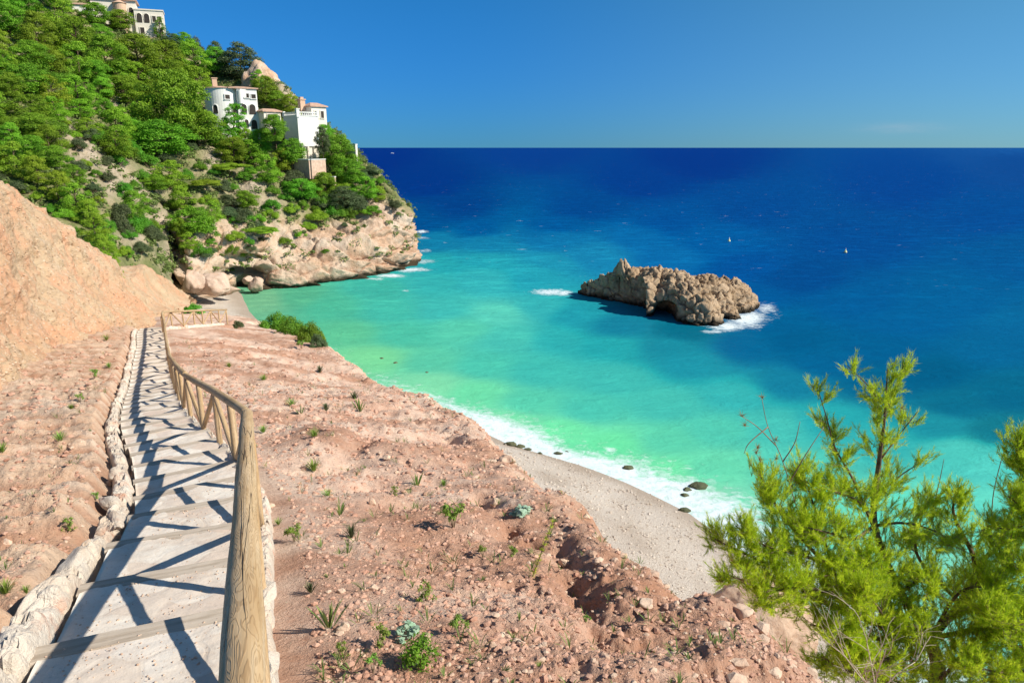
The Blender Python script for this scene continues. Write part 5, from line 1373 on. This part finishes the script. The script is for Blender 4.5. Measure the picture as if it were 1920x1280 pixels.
SPL = [('spiky', 'tallest spiky yucca-like plant right of the near rail', 618, 1182, 78), ('spiky', 'spiky plant with two blades in the middle of the slope', 637, 968, 34), ('spiky', 'upright spiky plant left of the yellow-green weed', 782, 916, 38), ('spiky', 'spiky plant on the upper slope near the brink', 675, 775, 34), ('spiky', 'small spiky plant on the upper slope by the fence', 564, 780, 26),
       ('bushy', 'round dark green bush near the bottom edge', 788, 1252, 58), ('silver', 'round grey-green tuft in the middle slope', 659, 1010, 32), ('weedy', 'tall yellow-green weed left of the hollow', 850, 992, 62), ('grass', 'small bright tuft above the yellow-green weed', 832, 912, 18), ('glaucous', 'pale glaucous cabbage-like plant near the bottom', 758, 1196, 30),
       ('glaucous', 'blue-green plant between stones by the hollow', 978, 968, 30), ('grass', 'green tuft beside the rail in the middle slope', 588, 886, 34), ('grass', 'bright green tuft close to the bend of the rail', 494, 812, 20), ('grass', 'green sprig left of the two-bladed plant', 615, 935, 24), ('grass', 'green tuft right of the near rail, upper one', 522, 985, 18),
       ('weedy', 'green weed right of the near rail, lower one', 552, 1015, 40), ('silver', 'grey-green tuft below the flat earth scoop', 583, 1112, 28), ('grass', 'bright small tuft near the bottom right', 1012, 1256, 20), ('weedy', 'thin weeds above the glaucous cabbage-like plant', 800, 1130, 44), ('weedy', 'thin weeds right of the glaucous cabbage-like plant', 860, 1195, 48),
       ('silver', 'silver bush on the upper slope', 612, 772, 20), ('grass', 'small tuft on the upper slope under the silver bush', 590, 822, 26), ('weedy', 'low weeds near the two-bladed plant', 740, 930, 22), ('silver', 'silvery tuft on the brink of the upper slope', 665, 752, 22), ('grass', 'green sprig on the far slope by the fence', 548, 763, 22),
       ('weedy', 'sparse weeds low centre of the slope', 700, 1260, 40), ('weedy', 'sparse weeds below the spiky yucca-like plant', 640, 1235, 36), ('weedy', 'yellowish weeds in the scoop left of the trench', 960, 1050, 30), ('grass', 'little green tuft by the trench', 1020, 905, 14), ('weedy', 'weeds under the pine sapling', 905, 1045, 26),
       ('grass', 'lone green sprout on the upper left terrace', 113, 830, 26), ('grass', 'green clump at the left edge on the terraces', 6, 852, 26), ('grass', 'leafy green clump at the left edge lower down', 12, 1116, 40), ('weedy', 'weeds beside the stone border on the left terraces', 130, 1000, 32), ('grass', 'small green tuft on the lower left terrace', 50, 1115, 22),
       ('weedy', 'green weeds at the toe of the bank', 178, 712, 22), ('grass', 'grass strip at the top of the left terraces', 205, 690, 14), ('weedy', 'thin green weeds under the earth bank', 150, 755, 20), ('grass', 'small sprout between furrows on the left', 135, 770, 18), ('grass', 'pale sprout at the foot of the bank', 200, 640, 16), ('weedy', 'green tuft on the terraces beside the ochre stone', 180, 940, 20),
       ('weedy', 'straggly weeds left of the round bush', 715, 1215, 50), ('weedy', 'small weeds near the lower trench end', 1100, 1175, 24), ('grass', 'tuft on the far slope below the far fence', 430, 690, 14), ('grass', 'tuft on the far slope beyond the bend of the rail', 495, 715, 18), ('weedy', 'sprig on the far crest of the slope', 565, 655, 20), ('silver', 'grey tuft on the far slope', 600, 700, 18)]
for (k, lab, u, v, h) in SPL: small_plant(k, lab, u, v, h, wide=1.15 if k in ('bushy', 'glaucous') else (.8 if k in ('weedy',) else 1.0))

rr = np.random.default_rng(77); pts = on_slope(520, rr); w = MB(); TT = []
for q in pts:
    V, F, T = blade_plant(rr.integers(4, 11), rr.uniform(.05, .16) * np.clip(q[1] / 9, 1, 2), .007, .9, int(rr.integers(1e6)), .5, 4); w.add(V + q, F); TT.append(np.clip(T * .7 + rr.uniform(-.1, .3), 0, 1))
V, F, _ = w.data(); o = mk('sparse_grass', V, F, MATS['scrub_leaf'], smooth=False, attrs={'tone': ('FACE', np.concatenate(TT))}); tag(o, 'sparse dry grass sprouts over the red earth slope', 'grass', kind='stuff')
# bigger shrubs of the slope
def gplant(key, lab, u, v, w, h, bv): return plant(key, 'shrub', '', '', u, v, w, h, hitfn=gnd, bv=bv, lab=lab, group='shrubs on the brink', cat='shrub', sink=.22)
gplant('shrub2', 'low spreading green shrub at the upper end of the brink hedge', 518, 588, 66, 34, 618)
gplant('shrub2', 'broad green shrub in the middle of the brink hedge', 552, 598, 70, 42, 628)
gplant('shrub2', 'dense green shrub at the seaward end of the brink hedge', 584, 610, 60, 46, 642)
gplant('gshrub', 'greyish shrub hanging under the dense shrub on the brink', 598, 630, 34, 28, 652)
gplant('shrub', 'rounded dark green shrub behind the far fence', 357, 574, 56, 28, 588)
gplant('gshrub', 'small pale shrub right of the far fence', 445, 605, 26, 20, 615)

# dry twiggy plant leaning over the brink
def twigs(base, n, L, seed, rad=.006, spread=.5, depth=2):
    rr = np.random.default_rng(seed); w = MB()
    def grow(p0, d, L, r, k):
        pts = [p0]; dd_ = d.copy()
        for i in range(5): dd_ = dd_ + rr.normal(size=3) * .13; dd_ /= np.linalg.norm(dd_); pts.append(pts[-1] + dd_ * L / 5)
        w.tube(np.array(pts), np.linspace(r, r * .5, 6), 5)
        if k > 0:
            for j in range(rr.integers(2, 5)):
                i = rr.integers(2, 6); nd = dd_ + rr.normal(size=3) * spread; nd /= np.linalg.norm(nd); grow(pts[i], nd, L * .6, r * .55, k - 1)
    for k in range(n):
        d = np.array([rr.normal() * spread, rr.normal() * spread, 1]); d /= np.linalg.norm(d); grow(np.array(base, float), d, L * rr.uniform(.7, 1.1), rad, depth)
    return w
q = gnd(716, 722); o = twigs((0, 0, 0), 4, 1.7, 71, .012, .3).build('dry_stalk', MATS['dry_twig'], loc=q); tag(o, 'dry bare stalks standing on the brink against the turquoise water', 'plant')
q = gnd(1590, 1275); o = twigs((0, 0, 0), 7, .5, 72, .006, .5).build('dead_bush', MATS['dry_twig'], loc=P(1640, 1300, 4.6)); tag(o, 'leafless grey dead bush at the bottom under the pine', 'bush')

# ------------------------------------------------------------------ the pine on the right, and the sapling
def needle_pine(root, stems, seed, twig_density=1.0, tuft=.14, dry=()):
    """stems: list of (polyline of 3-D points, r0, r1, foliage density, reach); returns wood MB, needle arrays"""
    rr = np.random.default_rng(seed); wood = MB(); fine = MB(); tips = []
    def brush(p0, d, L, r):
        """one leafy shoot: thin wood and its needle tufts"""
        pts = [p0]; dd_ = d / np.linalg.norm(d)
        for i in range(4):
            dd_ = dd_ + rr.normal(size=3) * .10 + np.array([0, 0, .10]); dd_ /= np.linalg.norm(dd_); pts.append(pts[-1] + dd_ * L / 4)
        pts = np.array(pts); fine.tube(pts, np.linspace(r, r * .5, 5), 5, False)
        tips.append((pts[-1], dd_, 1.0))
        if rr.uniform() < .5: tips.append((pts[3], dd_ + rr.normal(size=3) * .4, .7))
        return pts
    for (pl, r0, r1, dens_, reach) in stems:
        pts = crom(np.array(pl), max(8, len(pl) * 6)); n = len(pts)
        wood.tube(pts, np.linspace(r0, r1, n), 10 if r0 > .02 else 6, True, r0 * .1, int(r0 * 1000))
        Ls = np.linalg.norm(np.diff(pts, axis=0), axis=1).sum(); m = int(dens_ * Ls * twig_density * (1.45 if dens_ >= 12 else 1))
        for k in range(m):
            f = rr.uniform(.12, 1.0); i = min(n - 2, int(f * (n - 1))); p0 = pts[i]; tg = pts[i + 1] - pts[i]; tg = tg / (np.linalg.norm(tg) + 1e-9)
            sd = rr.normal(size=3); sd -= tg * (sd @ tg); sd /= np.linalg.norm(sd)
            d = sd + tg * rr.uniform(.3, .9) + np.array([0, 0, .25]); d /= np.linalg.norm(d); L = reach * (1.15 - .75 * f) * rr.uniform(.5, 1.1)
            q = [p0]; dd_ = d.copy()
            for j in range(5): dd_ = dd_ + rr.normal(size=3) * .10 + np.array([0, 0, .06]); dd_ /= np.linalg.norm(dd_); q.append(q[-1] + dd_ * L / 5)
            q = np.array(q); fine.tube(q, np.linspace(max(.003, r1 * .55), .0022, 6), 5, False)
            for j in range(2, 6):
                for _ in range(1 if j < 3 else 2):
                    e = dd_ + rr.normal(size=3) * .55; brush(q[j], e, rr.uniform(.05, .19), .0022)
            tips.append((q[-1], dd_, 1.1))
        tips.append((pts[-1], pts[-1] - pts[-2], 1.2))
    # needles
    Vs = []; T = []; nn = 27
    for (p0, d, s) in tips:
        d = d / (np.linalg.norm(d) + 1e-9) + np.array([0, 0, .35]); d /= np.linalg.norm(d); L = tuft * .52 * s * rr.uniform(.75, 1.15)
        back = (rr.uniform(-.15, .015, nn) * s)[:, None]; r = rr.normal(size=(nn, 3)); r -= (r @ d)[:, None] * d; r /= np.linalg.norm(r, axis=1)[:, None]
        nd = d * rr.uniform(.6, 1.2, nn)[:, None] + r * rr.uniform(.25, .75, nn)[:, None]; nd /= np.linalg.norm(nd, axis=1)[:, None]
        b0 = p0 + d * back; wd = np.cross(nd, rr.normal(size=(nn, 3))); wd /= np.linalg.norm(wd, axis=1)[:, None]; wd *= .0023
        LL = L * rr.uniform(.7, 1.1, nn)[:, None]
        Vs.append(np.stack([b0 - wd, b0 + wd, b0 + nd * LL], 1).reshape(-1, 3)); tt = rr.uniform(.15, .95); T.append(np.clip(tt + rr.normal(size=nn) * .15, 0, 1))
    V = np.concatenate(Vs); F = np.arange(len(V)).reshape(-1, 3)
    return wood, fine, V, F, np.concatenate(T), len(tips)

PB = P(1750, 1330, 8.6) + [0, .4, -2.2]
def Q(*a): return [P(*q) for q in a]
J = (1745, 1195, 8.4)
main = [
    (np.array([PB] + Q((1755, 1290, 8.5), J)), .12, .085, 0, .3),
    (np.array(Q(J, (1690, 1110, 8.3), (1640, 985, 8.1), (1648, 870, 8.0), (1658, 790, 8.0), (1664, 690, 8.0))), .06, .006, 11, .42),
    (np.array(Q((1642, 1000, 8.1), (1600, 900, 8.0), (1566, 840, 8.0), (1552, 790, 8.0), (1532, 725, 8.0))), .018, .004, 9, .26),
    (np.array(Q((1652, 860, 8.0), (1690, 810, 8.1), (1722, 770, 8.2))), .012, .005, 7, .22),
    (np.array(Q((1646, 930, 8.1), (1690, 890, 8.2), (1730, 865, 8.3))), .012, .005, 10, .34),
    (np.array(Q((1655, 760, 8.0), (1625, 720, 7.9), (1588, 685, 7.9))), .008, .004, 7, .14),
    (np.array(Q((1662, 760, 8.0), (1690, 710, 8.1), (1692, 680, 8.1))), .008, .004, 7, .13),
    (np.array(Q(J, (1640, 1165, 8.0), (1530, 1120, 7.6), (1440, 1060, 7.4), (1340, 1010, 7.3))), .06, .008, 12, .55),
    (np.array(Q((1640, 1165, 8.0), (1540, 1050, 7.8), (1470, 970, 7.7), (1425, 890, 7.6))), .035, .006, 14, .5),
    (np.array(Q((1560, 1060, 7.8), (1530, 960, 7.8), (1500, 870, 7.8))), .02, .006, 12, .4),
    (np.array(Q((1530, 1120, 7.6), (1440, 1100, 7.2), (1370, 1080, 7.0))), .025, .006, 12, .45),
    (np.array(Q(J, (1800, 1130, 8.5), (1830, 1060, 8.6), (1790, 970, 8.7), (1790, 925, 8.7))), .06, .008, 14, .5),
    (np.array(Q((1830, 1060, 8.6), (1880, 1020, 8.6), (1960, 980, 8.6))), .035, .008, 14, .5),
    (np.array(Q((1800, 1130, 8.5), (1720, 1040, 8.9), (1730, 960, 9.0), (1740, 930, 9.0))), .03, .006, 14, .45),
    (np.array(Q(J, (1820, 1180, 8.0), (1890, 1150, 7.8), (1970, 1120, 7.7))), .04, .008, 14, .55),
    (np.array(Q(J, (1680, 1200, 7.8), (1600, 1190, 7.3), (1520, 1170, 7.0))), .04, .008, 13, .5),
    (np.array(Q((1755, 1290, 8.5), (1830, 1280, 8.0), (1920, 1250, 7.6))), .04, .008, 14, .55),
    (np.array(Q((1755, 1290, 8.5), (1680, 1280, 7.9), (1600, 1260, 7.4), (1540, 1230, 7.2))), .04, .008, 12, .5),
    (np.array(Q((1640, 985, 8.1), (1600, 1010, 7.7), (1560, 1000, 7.5), (1500, 985, 7.4))), .025, .006, 15, .42),
    (np.array(Q((1690, 1110, 8.3), (1650, 1060, 7.8), (1600, 1070, 7.5), (1540, 1080, 7.3))), .025, .006, 15, .42),
    (np.array(Q((1690, 1110, 8.3), (1720, 1090, 7.8), (1760, 1100, 7.5))), .02, .006, 12, .4),
    (np.array(Q((1755, 1290, 8.5), (1780, 1320, 7.8), (1820, 1330, 7.4))), .03, .008, 12, .5),
    (np.array(Q((1680, 1200, 7.8), (1600, 1130, 7.4), (1500, 1100, 7.1), (1420, 1120, 6.9))), .025, .006, 15, .45),
    (np.array(Q((1680, 1200, 7.8), (1640, 1130, 7.3), (1600, 1110, 7.0))), .02, .006, 14, .42),
    (np.array(Q((1755, 1290, 8.5), (1700, 1230, 7.6), (1640, 1240, 7.1), (1580, 1220, 6.9))), .025, .006, 15, .45),
    (np.array(Q((1800, 1130, 8.5), (1850, 1130, 8.2), (1880, 1080, 8.1), (1870, 1010, 8.1))), .03, .006, 15, .45),
    (np.array(Q((1820, 1180, 8.0), (1860, 1210, 7.6), (1900, 1210, 7.4), (1960, 1220, 7.3))), .025, .006, 15, .45),
    (np.array(Q((1640, 985, 8.1), (1690, 980, 8.0), (1740, 990, 8.0), (1780, 1010, 8.1))), .02, .006, 14, .4),
    (np.array(Q(J, (1790, 1120, 7.9), (1830, 1100, 7.6), (1880, 1110, 7.4))), .025, .006, 16, .45),
    (np.array(Q((1755, 1290, 8.5), (1800, 1230, 7.8), (1850, 1190, 7.5), (1890, 1150, 7.4))), .025, .006, 16, .45),
    (np.array(Q((1690, 1110, 8.3), (1700, 1150, 7.6), (1730, 1190, 7.2))), .02, .006, 15, .4),
    (np.array(Q((1560, 1060, 7.8), (1500, 1040, 7.5), (1430, 1020, 7.3), (1380, 985, 7.3))), .02, .006, 15, .4),
    (np.array(Q((1640, 985, 8.1), (1610, 940, 7.9), (1560, 920, 7.8), (1500, 900, 7.7))), .018, .006, 13, .36),
]
wood, fine, V, F, T, nt = needle_pine(None, main, 81, 1.45)
print('pine tufts', nt)
pt = thing('pine_tree', 'young pine with bright yellow-green needle tufts leaning over the right corner', 'tree', PB, group=None)
wood.build('trunk', MATS['bark'], pt, loc=-PB); 
fine.build('twigs', MATS['twig'], pt, loc=-PB)
mk('crown', V - PB, F, MATS['needle'], pt, False, {'tone': ('FACE', T)})
# dead branch with dry tufts
rr = np.random.default_rng(5)
def dead(name, pls):
    dw = MB()
    for pl in pls: dw.tube(crom(np.array(Q(*pl)), 14), np.linspace(.008, .003, 14), 6)
    dw.build(name, MATS['twig'], pt, loc=-PB)
dead('dead_branch', [[(1520, 1010, 7.7), (1495, 955, 7.6), (1468, 865, 7.6), (1440, 800, 7.6), (1428, 745, 7.6)], [(1468, 865, 7.6), (1490, 830, 7.6), (1500, 790, 7.6)], [(1455, 835, 7.6), (1420, 800, 7.6), (1390, 780, 7.6)], [(1480, 905, 7.6), (1512, 850, 7.6), (1545, 800, 7.7)], [(1440, 800, 7.6), (1405, 830, 7.5), (1395, 850, 7.5)]])
dead('dead_branch', [[(1858, 1010, 8.6), (1862, 930, 8.7), (1878, 860, 8.7), (1884, 842, 8.7)]])
dead('dead_branch', [[(1750, 950, 8.9), (1762, 900, 9), (1770, 860, 9)]])
dry_t = []
for (u, v, d) in [(1430, 745, 7.6), (1397, 798, 7.6), (1390, 780, 7.6), (1420, 840, 7.5), (1418, 850, 7.5), (1424, 862, 7.6), (1460, 882, 7.6), (1455, 860, 7.6), (1455, 825, 7.6), (1690, 765, 8.1), (1345, 1065, 7.1), (1360, 1075, 7.1), (1370, 1050, 7.1), (1385, 1060, 7.1), (1395, 1090, 7.1), (1350, 1090, 7.0)]:
    dry_t.append((P(u, v, d), np.array([rr.normal() * .4, rr.normal() * .4, 1])))
Vs = []; T2 = []
for (p0, d) in dry_t:
    d = d / np.linalg.norm(d); nn = 30; r = rr.normal(size=(nn, 3)); nd = d * .6 + r * .6; nd /= np.linalg.norm(nd, axis=1)[:, None]; wd = np.cross(nd, rr.normal(size=(nn, 3))); wd /= np.linalg.norm(wd, axis=1)[:, None]; wd *= .0028
    Vs.append(np.stack([p0 - wd, p0 + wd, p0 + nd * rr.uniform(.05, .1, nn)[:, None]], 1).reshape(-1, 3)); T2.append(rr.uniform(0, 1, nn))
V = np.concatenate(Vs); mk('dry_needles', V - PB, np.arange(len(V)).reshape(-1, 3), MATS['dry_needle'], pt, False, {'tone': ('FACE', np.concatenate(T2))})

# second pine reaching in at the right edge
PB2 = P(2080, 1300, 8.0) + [0, 0, -1.5]
wood, fine, V, F, T, nt = needle_pine(None, [(np.array([PB2] + Q((2040, 1150, 8.0), (1990, 1000, 7.9), (1930, 905, 7.8), (1908, 825, 7.8))), .07, .008, 13, .42), (np.array(Q((1990, 1000, 7.9), (1930, 960, 7.7), (1890, 930, 7.6))), .02, .006, 12, .34), (np.array(Q((2040, 1150, 8.0), (1960, 1090, 7.6), (1900, 1060, 7.4))), .025, .006, 13, .45), (np.array(Q((2040, 1150, 8.0), (1960, 1160, 7.5), (1900, 1170, 7.2), (1850, 1150, 7.1))), .025, .006, 15, .45), (np.array(Q((2060, 1230, 8.0), (1960, 1250, 7.4), (1880, 1260, 7.1), (1800, 1240, 7.0))), .025, .006, 15, .45), (np.array(Q((1990, 1000, 7.9), (1960, 960, 7.8), (1905, 990, 7.7), (1850, 985, 7.7))), .02, .006, 14, .36)], 82, 1.6)
p2 = thing('pine_tree', 'pine branch tops reaching in at the right edge beside the young pine', 'tree', PB2)
wood.build('trunk', MATS['bark'], p2, loc=-PB2); fine.build('twigs', MATS['twig'], p2, loc=-PB2); mk('crown', V - PB2, F, MATS['needle'], p2, False, {'tone': ('FACE', T)})

# sapling on the slope: a thin stem with feathery needles
q = gnd(992, 1090); U, V_, dep = proj(*q); a = q; top = P(1036, 978, q[1] - .05)
w = MB(); ln = crom(np.array([a - [0, 0, .05], a * .6 + top * .4 + [.01, 0, 0], top]), 14); w.tube(ln, np.linspace(.006, .0025, 14), 6)
Vs = []; T2 = []
for i in range(2, 14):
    d = ln[min(13, i + 1)] - ln[i - 1]; d /= np.linalg.norm(d); nn = 26; r = rr.normal(size=(nn, 3)); nd = d * .55 + r * .5; nd /= np.linalg.norm(nd, axis=1)[:, None]; wd = np.cross(nd, rr.normal(size=(nn, 3))); wd /= np.linalg.norm(wd, axis=1)[:, None]; wd *= .002
    Vs.append(np.stack([ln[i] - wd, ln[i] + wd, ln[i] + nd * rr.uniform(.03, .055, nn)[:, None]], 1).reshape(-1, 3)); T2.append(rr.uniform(.3, 1, nn))
V = np.concatenate(Vs); sp = thing('pine_sapling', 'slender bright green pine sapling leaning right beside the dark trench', 'plant', q)
w.build('stem', MATS['twig'], sp, loc=-q); mk('needles', V - q, np.arange(len(V)).reshape(-1, 3), MATS['needle'], sp, False, {'tone': ('FACE', np.concatenate(T2))})

# ------------------------------------------------------------------ buoys and boat
for (u, v, lab) in [(1367, 448, 'yellow buoy nearer the island, left of the two buoys'), (1585, 469, 'yellow buoy farther right on open blue water')]:
    d = CAMZ / math.tan(PIT + math.atan((v + 5 - 640) / FPX)); q = P(u, v + 5, d); q[2] = 0
    o = thing('buoy', lab, 'buoy', q, group='yellow marker buoys')
    w = MB(); a = np.linspace(0, math.pi, 12); V, F = ico(3); w.add(V * [.30, .30, .28] + [0, 0, .16], F); cyl(w, 0, 0, .22, .32, .62, 16, .08); w.build('float', MATS['buoy_yellow'], o)
    w = MB(); w.tube([[0, 0, .58], [0, 0, .8]], .03, 6); w.add(V * .09 + [0, 0, .83], F); w.build('mast', MATS['boat_white'], o)
q = P(735, 277.6, 2600); q[2] = 0
bo = thing('boat', 'tiny white boat on the horizon beyond the headland', 'boat', q)
w = MB(); xs = np.linspace(-6, 6, 13); sec = []
for x in xs:
    hw = 1.8 * (1 - max(0, x / 6) ** 2.2) + .05; sec += [[x, -hw, 1.6 + .08 * max(0, x)], [x, -hw * .6, 0], [x, 0, -.6], [x, hw * .6, 0], [x, hw, 1.6 + .08 * max(0, x)]]
w.add(np.array(sec), gridF(13, 5)); w.add(np.array([[x, s * (1.8 * (1 - max(0, x / 6) ** 2.2) + .05), 1.6 + .08 * max(0, x)] for x in xs for s in (-1, 1)]), gridF(13, 2)); w.build('hull', MATS['boat_white'], bo, smooth=False)
w = MB(); w.box((-1, 0, 2.4), (5, 2.4, 1.6), 0, .85); w.build('cabin', MATS['boat_white'], bo, smooth=False)

# ------------------------------------------------------------------ sky, sun, camera
EL = math.radians(38); AZV = np.array([.963, -.27]); ROT = math.atan2(AZV[0], AZV[1])
W = bpy.data.worlds.new('World'); SC.world = W; W.use_nodes = True
nt_ = W.node_tree; bg = nt_.nodes['Background']
sky = nt_.nodes.new('ShaderNodeTexSky'); sky.sky_type = 'NISHITA'; sky.sun_disc = False
sky.sun_elevation = EL; sky.sun_rotation = ROT; sky.altitude = 0; sky.air_density = 1.0; sky.dust_density = .0; sky.ozone_density = 1.0
# one faint wisp of cloud low over the sea on the right
tc = nt_.nodes.new('ShaderNodeTexCoord'); sx = nt_.nodes.new('ShaderNodeSeparateXYZ'); nt_.links.new(tc.outputs['Generated'], sx.inputs[0])
def wm(op, a, b=0.0):
    nd = nt_.nodes.new('ShaderNodeMath'); nd.operation = op
    for sck, val in ((nd.inputs[0], a), (nd.inputs[1], b)):
        if isinstance(val, (int, float)): sck.default_value = val
        else: nt_.links.new(val, sck)
    return nd.outputs[0]
def wr(v, a, b):
    nd = nt_.nodes.new('ShaderNodeMapRange'); nd.interpolation_type = 'SMOOTHSTEP'; nt_.links.new(v, nd.inputs[0]); nd.inputs[1].default_value = a; nd.inputs[2].default_value = b; return nd.outputs[0]
def wmix(f, a, b, mode='MIX'):
    nd = nt_.nodes.new('ShaderNodeMix'); nd.data_type = 'RGBA'; nd.blend_type = mode
    for sck, val in ((nd.inputs[0], f), (nd.inputs[6], a), (nd.inputs[7], b)):
        if isinstance(val, (int, float)): sck.default_value = val
        elif isinstance(val, tuple): sck.default_value = (*val, 1)
        else: nt_.links.new(val, sck)
    return nd.outputs[2]
# clear polarised air: deep blue away from the sun, paler and greener on the sun's side
xr = wr(sx.outputs['X'], -.12, .62); zr = wr(sx.outputs['Z'], .0, .24); zz_ = wr(sx.outputs['Z'], .35, .8)
tint = wmix(xr, wmix(zr, (.055, .251, .676), (.060, .356, .684)), wmix(zr, (.153, .378, .727), (.211, .50, .633)))
tint = wmix(zz_, tint, (.50, .64, .62))  # unseen overhead sky, its tint chosen to set the fill light in shadows
hs_out = wmix(1.0, sky.outputs[0], tint, 'MULTIPLY')
cd = ray(1690, 240); cd /= np.linalg.norm(cd)
ex = wm('DIVIDE', wm('SUBTRACT', sx.outputs['X'], float(cd[0])), .034); ez = wm('DIVIDE', wm('SUBTRACT', sx.outputs['Z'], float(cd[2])), .0055)
g_ = wm('POWER', 2.718, wm('MULTIPLY', wm('ADD', wm('MULTIPLY', ex, ex), wm('MULTIPLY', ez, ez)), -1.0))
mpn = nt_.nodes.new('ShaderNodeMapping'); nt_.links.new(tc.outputs['Generated'], mpn.inputs[0]); mpn.inputs['Scale'].default_value = (60, 60, 260)
nz = nt_.nodes.new('ShaderNodeTexNoise'); nt_.links.new(mpn.outputs[0], nz.inputs['Vector']); nz.inputs['Scale'].default_value = 1; nz.inputs['Detail'].default_value = 5
fac = wm('MULTIPLY', g_, wm('MULTIPLY', nz.outputs['Fac'], .35))
mxn = nt_.nodes.new('ShaderNodeMix'); mxn.data_type = 'RGBA'; nt_.links.new(fac, mxn.inputs[0]); nt_.links.new(hs_out, mxn.inputs[6]); mxn.inputs[7].default_value = (3.3, 3.7, 4.1, 1)
nt_.links.new(mxn.outputs[2], bg.inputs['Color']); bg.inputs['Strength'].default_value = .11

sl = bpy.data.lights.new('sun', 'SUN'); sl.energy = 4.8; sl.angle = math.radians(.53); sl.color = (1, .925, .79)
so = bpy.data.objects.new('sun', sl); COL.objects.link(so)
sd = Vector((AZV[0] * math.cos(EL), AZV[1] * math.cos(EL), math.sin(EL)))
so.rotation_euler = sd.to_track_quat('Z', 'Y').to_euler(); so.location = sd * 50

cam = bpy.data.cameras.new('camera'); co = bpy.data.objects.new('camera', cam); COL.objects.link(co)
co.location = (0, 0, CAMZ); co.rotation_euler = (math.pi / 2 - PIT, 0, 0)
cam.sensor_width = 36; cam.lens = FPX / 1920 * 36; cam.clip_start = .05; cam.clip_end = 200000
SC.camera = co
SC.view_settings.view_transform = 'Standard'; SC.view_settings.look = 'None'; SC.view_settings.exposure = .45; SC.view_settings.gamma = 1
SC.render.resolution_x = 1024; SC.render.resolution_y = 682
SC.cycles.max_bounces = 6; SC.cycles.diffuse_bounces = 3; SC.cycles.transparent_max_bounces = 8
